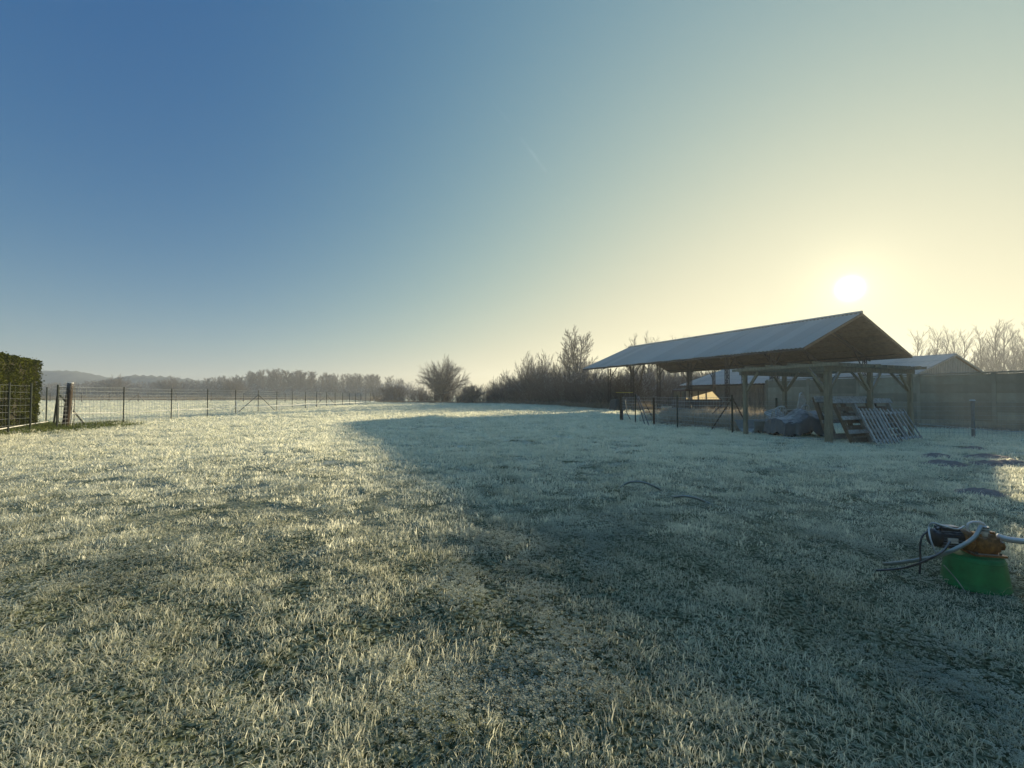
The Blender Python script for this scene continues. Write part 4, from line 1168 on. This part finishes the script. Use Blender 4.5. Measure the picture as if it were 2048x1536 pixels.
# ================================================================== TREES
rt = tree_meshes(101, 8.3, 'round')
tp_ = D(886, 797, 84); tp_.z = 0
place_tree('round_tree', rt, tp_, 1.14, .6, 'round bare tree with dense fan of branches at the far field edge', wide=.92)
tt_ = tree_meshes(202, 11.2, 'tall')
tp_ = D(1148, 800, 72); tp_.z = 0
place_tree('tall_bare_tree', tt_, tp_, 1.0, 0, 'tall slender bare tree rising above the thicket left of the barn', wide=1.1)
sm = tree_meshes(303, 4.2, 'round')
tp_ = D(945, 800, 80); tp_.z = 0
place_tree('small_frosted_tree', sm, tp_, .95, 1, 'small frosted bare tree right of the round tree')
pop = [tree_meshes(400 + 7 * i, 15.0, 'poplar') for i in range(4)]
PG = 'bare poplars beyond the shed'
PH_ = [max(v.co.z for v in m_[1].vertices) for m_ in pop]
plist = [(1833, 655, 74), (1862, 648, 78), (1882, 650, 80), (1915, 660, 92), (1928, 655, 88), (1954, 648, 80), (1976, 652, 85), (1992, 640, 78), (2008, 638, 80), (2026, 645, 84), (2040, 643, 82), (2062, 640, 80), (2090, 645, 82), (2125, 640, 84)]
for i, (px, py, Y) in enumerate(plist):
    Y *= 1.45
    top = D(px, py, Y); h = top.z / PH_[i % 4]
    place_tree('poplar_tree', pop[i % 4], (top.x, Y, 0), h, i * 1.7, 'tall bare poplar, %s from the left in the row right of the barn' % ordn[i], PG, wide=1.05)
olist = [(1268, 664, 78, 'left of two bare trees showing above the far end of the barn ridge'), (1296, 660, 80, 'right of two bare trees showing above the far end of the barn ridge'), (1325, 673, 95, 'bare tree top just right of the pair above the barn ridge'), (1352, 668, 98, 'bare tree top above the middle left of the barn ridge'), (1378, 668, 100, 'rightmost bare tree top showing above the barn ridge')]
for i, (px, py, Y, lab) in enumerate(olist):
    top = D(px, py, Y); place_tree('bare_tree', pop[(i + 1) % 4], (top.x, Y, 0), top.z / PH_[(i + 1) % 4], i * 2.3, lab, 'bare trees behind the barn ridge')
fk = MB(), MB()
grow(fk[0], fk[1], 61, (0, 0, 0), (0, 0, 1), 2.2, .14, 2, (2, 3), (.6, .5), (.1, .4), 1, .02, first=.9, wander=.03)
for s_, L_ in ((-1, 4.2), (1, 4.6)): grow(fk[0], fk[1], 62 + s_, (0, 0, 2.0), (.33 * s_, 0, 1), L_, .10, 3, (10, 6, 4), (.4, .5, .5), (.6, .5, .5), 1, .014, first=.35, wander=.05)
tp_ = D(1277, 800, 50); tp_.z = 0
place_tree('forked_tree', (fk[0].mesh('trunk', M['bark'], True), fk[1].mesh('crown', M['twig'])), tp_, 1.0, .0, 'forked bare tree standing among the far barn posts')

# far wood on the left, reads as one hazy mass
wm_ = [joined_mesh(500 + i, 12.0, 'wood', M['twig']) for i in range(4)]
shr = [joined_mesh(600 + i, 3.2, 'shrub', M['scrub']) for i in range(5)]
wood_src = source_collection('wood_source', wm_ + shr)
prof_w = ([-350, 0, 80, 150, 240, 270, 330, 400, 450, 480, 500, 540, 600, 650, 720, 780, 800, 815, 835], [768, 768, 768, 765, 760, 765, 763, 758, 753, 754, 746, 742, 744, 749, 750, 753, 760, 770, 780])
P_, Rr, S_, I_ = [], [], [], []
for k in range(400):
    px = rng.uniform(-330, 815); Y = rng.uniform(225, 300)
    top = D(px, float(np.interp(px, *prof_w)) + 2 + abs(rng.normal(0, 5)), Y)
    s = max(top.z, 3) / 12.0
    P_.append((top.x, Y, 0)); Rr.append((0, 0, rng.uniform(0, 6.28))); S_.append((s * rng.uniform(1.0, 1.5),) * 2 + (s,)); I_.append(int(rng.integers(0, 4)))
for k in range(480):   # understorey
    px = rng.uniform(-330, 825); Y = rng.uniform(205, 290)
    P_.append((D(px, 790, Y).x, Y, 0)); s = rng.uniform(1.3, 2.6); Rr.append((0, 0, rng.uniform(0, 6.28))); S_.append((s * 2.2, s * 2.2, s)); I_.append(int(rng.integers(4, 9)))
instancer('far_wood', P_, Rr, S_, I_, wood_src, 'far hazy grey wood of bare trees across the left horizon')
for i, (px, py, Y, lab) in enumerate(((232, 749, 190, 'bushy bare tree standing out of the far wood near the hedge'), (346, 752, 195, 'second bushy bare tree standing out of the far wood'), (466, 754, 180, 'brownish rounded bare tree in front of the far wood'))):
    top = D(px, py, Y); place_tree('field_tree', rt, (top.x, Y, 0), top.z / 8.0, i * 2, lab, 'single trees in front of the far wood', wide=1.25)
rtop = D(790, 768, 110)
place_tree('dark_bush', sm, (rtop.x, 110, 0), rtop.z / 4.0, .4, 'low dark rounded bush at the end of the left fence', wide=1.6, cat='bush')

# thicket along the far edge of the meadow
thk = source_collection('thicket_source', shr)
edge = ([740, 757, 870, 1000, 1060, 1100, 1160, 1222, 1260, 1330], [92, 88, 84, 78, 70, 64, 52, 45, 42, 40])
topp = ([750, 790, 830, 860, 900, 935, 965, 1000, 1020, 1040, 1060, 1080, 1120, 1150, 1180, 1220, 1300], [784, 780, 778, 766, 762, 773, 769, 763, 750, 735, 727, 722, 720, 726, 738, 744, 750])
P_, Rr, S_, I_ = [], [], [], []
for k in range(360):
    px = rng.uniform(750, 1300) if k > 180 else rng.uniform(985, 1240)
    Y = float(np.interp(px, *edge)) + rng.uniform(1.0, 14)
    top = D(px, float(np.interp(px, *topp)), Y); q_ = rng.random()
    s = max(.3, top.z / 3.2) * (rng.uniform(.35, .62) if q_ < .6 else (rng.uniform(.62, .9) if q_ < .87 else rng.uniform(.9, 1.12)))
    P_.append((top.x, Y, 0)); Rr.append((0, 0, rng.uniform(0, 6.28))); w_ = max(s, .6) * rng.uniform(.6, 1.0); S_.append((w_, w_, s)); I_.append(int(rng.integers(0, 5)))
for k in range(240):     # scrub seen under and behind the open barn
    px = rng.uniform(1230, 1480); Y = rng.uniform(60, 85)
    top = D(px, rng.uniform(738, 775), Y); s = top.z / 3.2
    P_.append((top.x, Y, 0)); Rr.append((0, 0, rng.uniform(0, 6.28))); S_.append((s * .9, s * .9, s)); I_.append(int(rng.integers(0, 5)))
instancer('scrub_thicket', P_, Rr, S_, I_, thk, 'dark tangled leafless thicket along the far edge of the meadow')

# dry reeds and rank grass at the thicket foot
reed = source_collection('reed_source', [blade_clump('reeds', 700 + i, 70, .6, .6, 1.5, .035, .45, M['reed'], .05, .55, segs=4) for i in range(4)])
P_, Rr, S_, I_ = [], [], [], []
for k in range(900):
    px = rng.uniform(752, 1300); e = float(np.interp(px, *edge)); Y = e + abs(rng.normal(0, 2.2)) - .3
    p = D(px, 800, Y); s = rng.uniform(.5, 1.0) * (.7 if px < 1000 else 1.0)
    P_.append((p.x, Y, 0)); Rr.append((0, 0, rng.uniform(0, 6.28))); S_.append((s * 1.4, s * 1.4, s)); I_.append(int(rng.integers(0, 4)))
for k in range(800):     # brown rough strip at the end of the left field
    px = rng.uniform(-260, 760); Y = rng.uniform(124, 175)
    p = D(px, 800, Y); s = rng.uniform(.8, 1.9)
    P_.append((p.x, Y, 0)); Rr.append((0, 0, rng.uniform(0, 6.28))); S_.append((s * 3.2, s * 3.2, s)); I_.append(int(rng.integers(0, 4)))
instancer('dry_reeds', P_, Rr, S_, I_, reed, 'tan frosted reeds and rank grass at the field edges')
weed = source_collection('dryweed_source', [blade_clump('dry_weeds', 740 + i, 90, .45, .3, 1.0, .03, .8, M['weed'], .05, .95, segs=4) for i in range(4)])
P_, Rr, S_, I_ = [], [], [], []
for k in range(750):     # between middle fence and barn, and under the barn
    px = rng.uniform(1285, 1640); Y = rng.uniform(17.5, 40)
    p = D(px, 820, Y)
    t_ = (p - mp_[0]).dot((mp_[4] - mp_[0]).normalized().cross(Vector((0, 0, 1))))
    if t_ > -.6: continue
    if (p - q0).dot(Vector((.24, .97, 0))) < 1.2 and px > 1465: continue
    s = rng.uniform(.5, 1.2) * (1 if px > 1330 else .6)
    P_.append((p.x, Y, gz(p.x, Y))); Rr.append((0, 0, rng.uniform(0, 6.28))); S_.append((s, s, s)); I_.append(int(rng.integers(0, 4)))
print('weeds', len(P_))
for k in range(150):     # along the foot of the wall
    sd = rng.uniform(-14, 8); p = Vector((19.3, 17.6, 0)) + DD * sd - ND * rng.uniform(.1, .6); s = rng.uniform(.25, .6)
    P_.append((p.x, p.y, gz(p.x, p.y))); Rr.append((0, 0, rng.uniform(0, 6.28))); S_.append((s, s, s)); I_.append(int(rng.integers(0, 4)))
if not P_: P_, Rr, S_, I_ = [(12, 30, 0)], [(0, 0, 0)], [(1, 1, 1)], [0]
instancer('dry_weeds', P_, Rr, S_, I_, weed, 'brown dry weeds behind the fence and under the barn')

# ================================================================== GRASS
src = [blade_clump('grass_long', 10 + i, 105, .13, .035, .090, .0045, .85, M['grass'], .26, 1.2, segs=4) for i in range(5)]          # 0-4
src += [blade_clump('grass_short', 30 + i, 125, .13, .022, .055, .0043, .75, M['grass'], .22, 1.15) for i in range(4)]               # 5-8
src += [clover_clump('clover', 50 + i, 46, .13, M['clover']) for i in range(4)]                                                    # 9-12
src += [blade_clump('grass_tuft', 70 + i, 84, .10, .05, .10, .0046, .8, M['grass'], .05, 1.1, segs=4) for i in range(3)]           # 13-15
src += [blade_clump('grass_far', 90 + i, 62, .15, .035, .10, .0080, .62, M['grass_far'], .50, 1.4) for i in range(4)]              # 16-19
src += [blade_clump('grass_green', 110 + i, 70, .14, .05, .14, .009, .6, M['greengrass'], .0, .35) for i in range(2)]              # 20-21
gsrc = source_collection('grass_source', src)
def sample_zone(y0, y1, dens, side=1.3, pad=2.0):
    area = side * (y1 * y1 - y0 * y0) + 2 * pad * (y1 - y0)
    n_ = int(area * dens)
    Y = np.sqrt(rng.random(n_) * (y1 * y1 - y0 * y0) + y0 * y0) if y0 > 0 else rng.random(n_) * y1
    X = (rng.random(n_) * 2 - 1) * (side * Y + pad)
    return X, Y
Xs, Ys = [], []
zones = [(.6, 2.5, 120), (2.5, 5, 95), (5, 8, 66), (8, 12, 42), (12, 18, 26), (18, 27, 13), (27, 40, 6.5), (40, 62, 3.2), (62, 100, 1.3), (100, 128, .7)]
for y0, y1, dns in zones:
    x, y = sample_zone(y0, y1, dns); Xs.append(x); Ys.append(y)
X, Y = np.concatenate(Xs), np.concatenate(Ys)
# nothing grows inside the tub; the thicket bounds the far end
edgeY = np.interp(1024 + FPX * X / Y, [700, 757, 870, 1000, 1060, 1100, 1160, 1222, 1260, 1330, 1500, 3000], [128, 88, 84, 78, 70, 64, 52, 45, 42, 40, 26, 26])
keep = (np.hypot(X - tb.x, Y - tb.y) > .20) & (Y < edgeY)
gap = .55 * vnoise(X * 2.2, Y * 2.2, 31) + .45 * vnoise(X * .75, Y * .75, 32)
keep &= rng.random(len(X)) < np.clip((gap - .20) / .22, np.clip(1.05 - Y / 12, .18, .95), 1)
X, Y, gap = X[keep], Y[keep], gap[keep]; N = len(X)
big, mid_ = vnoise(X * .8, Y * .8, 21), vnoise(X * 2.6, Y * 2.6, 22)
u = rng.random(N)
pick = np.where(u < .5, rng.integers(0, 5, N), rng.integers(5, 9, N))
clov = vnoise(X * .9 + 7, Y * .9, 23) + (vnoise(X * 3, Y * 3, 27) - .5) * .5
cl_bias = np.exp(-((X - .3) / 1.3) ** 2 - ((Y - 1.9) / 1.1) ** 2) * .22
pick = np.where((clov + cl_bias > .70) & (u < .66) & (Y < 9), rng.integers(9, 13, N), pick)
tuft = (big * .5 + mid_ * .7 > .70) & (u > .55) & (Y < 10)
pick = np.where(tuft & (pick < 9), np.where(rng.random(N) < .6, rng.integers(13, 16, N), pick), pick)
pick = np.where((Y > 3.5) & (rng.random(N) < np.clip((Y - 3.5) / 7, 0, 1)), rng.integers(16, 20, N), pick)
hedge_d = np.hypot(X + 20.5, (Y - 18.5) * .8)
pick = np.where((hedge_d < 3.8) & (rng.random(N) < np.clip(1.5 - hedge_d / 2.6, 0, 1)), rng.integers(20, 22, N), pick)
far = np.clip((Y / 5.0) ** .72, 1, 10)
sxy = far * rng.uniform(.8, 1.25, N)
hz_ = .58 + .45 * mid_ * (.5 + big) + .7 * np.clip(gap - .45, 0, 1)
sz = hz_ * rng.uniform(.8, 1.2, N) * np.clip((Y / 5.5) ** .45, 1, 2.8)
sz = np.where(pick >= 20, sz * 1.3, sz)
Z = ground_z(X, Y)
rots = np.stack([rng.normal(0, .10, N), rng.normal(0, .10, N), rng.random(N) * 6.283], 1)
rots[:, 1] += .0
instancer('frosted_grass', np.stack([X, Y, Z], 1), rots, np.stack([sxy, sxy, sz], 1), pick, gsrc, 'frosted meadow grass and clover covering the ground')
P_, Rr, S_, I_ = [], [], [], []
for k in range(26):
    p = wd + Vector((rng.normal(0, .9), rng.normal(0, .8), 0)); P_.append((p.x, p.y, gz(p.x, p.y))); Rr.append((0, 0, rng.uniform(0, 6.28))); s = rng.uniform(.5, 1.0); S_.append((s, s, s)); I_.append(int(rng.integers(0, 3)))
instancer('green_weeds', P_, Rr, S_, I_, weeds, 'unfrosted green weeds at the foot of the hedge')
print('grass instances', N)

# ================================================================== HAZE
hz_m = bpy.data.materials.new('morning_haze'); hz_m.use_nodes = True
n, l = hz_m.node_tree.nodes, hz_m.node_tree.links
n.remove(n['Principled BSDF'])
pv = n.new('ShaderNodeVolumePrincipled')
pv.inputs['Color'].default_value = (.82, .88, .95, 1)
pv.inputs['Density'].default_value = .0010
pv.inputs['Anisotropy'].default_value = .38
l.new(pv.outputs[0], n['Material Output'].inputs['Volume'])
hb_ = MB().box(-900, 900, -90, 560, -1.2, 29).build('haze', hz_m)
tag(hb_, 'thin cold morning haze over the fields', kind='stuff')
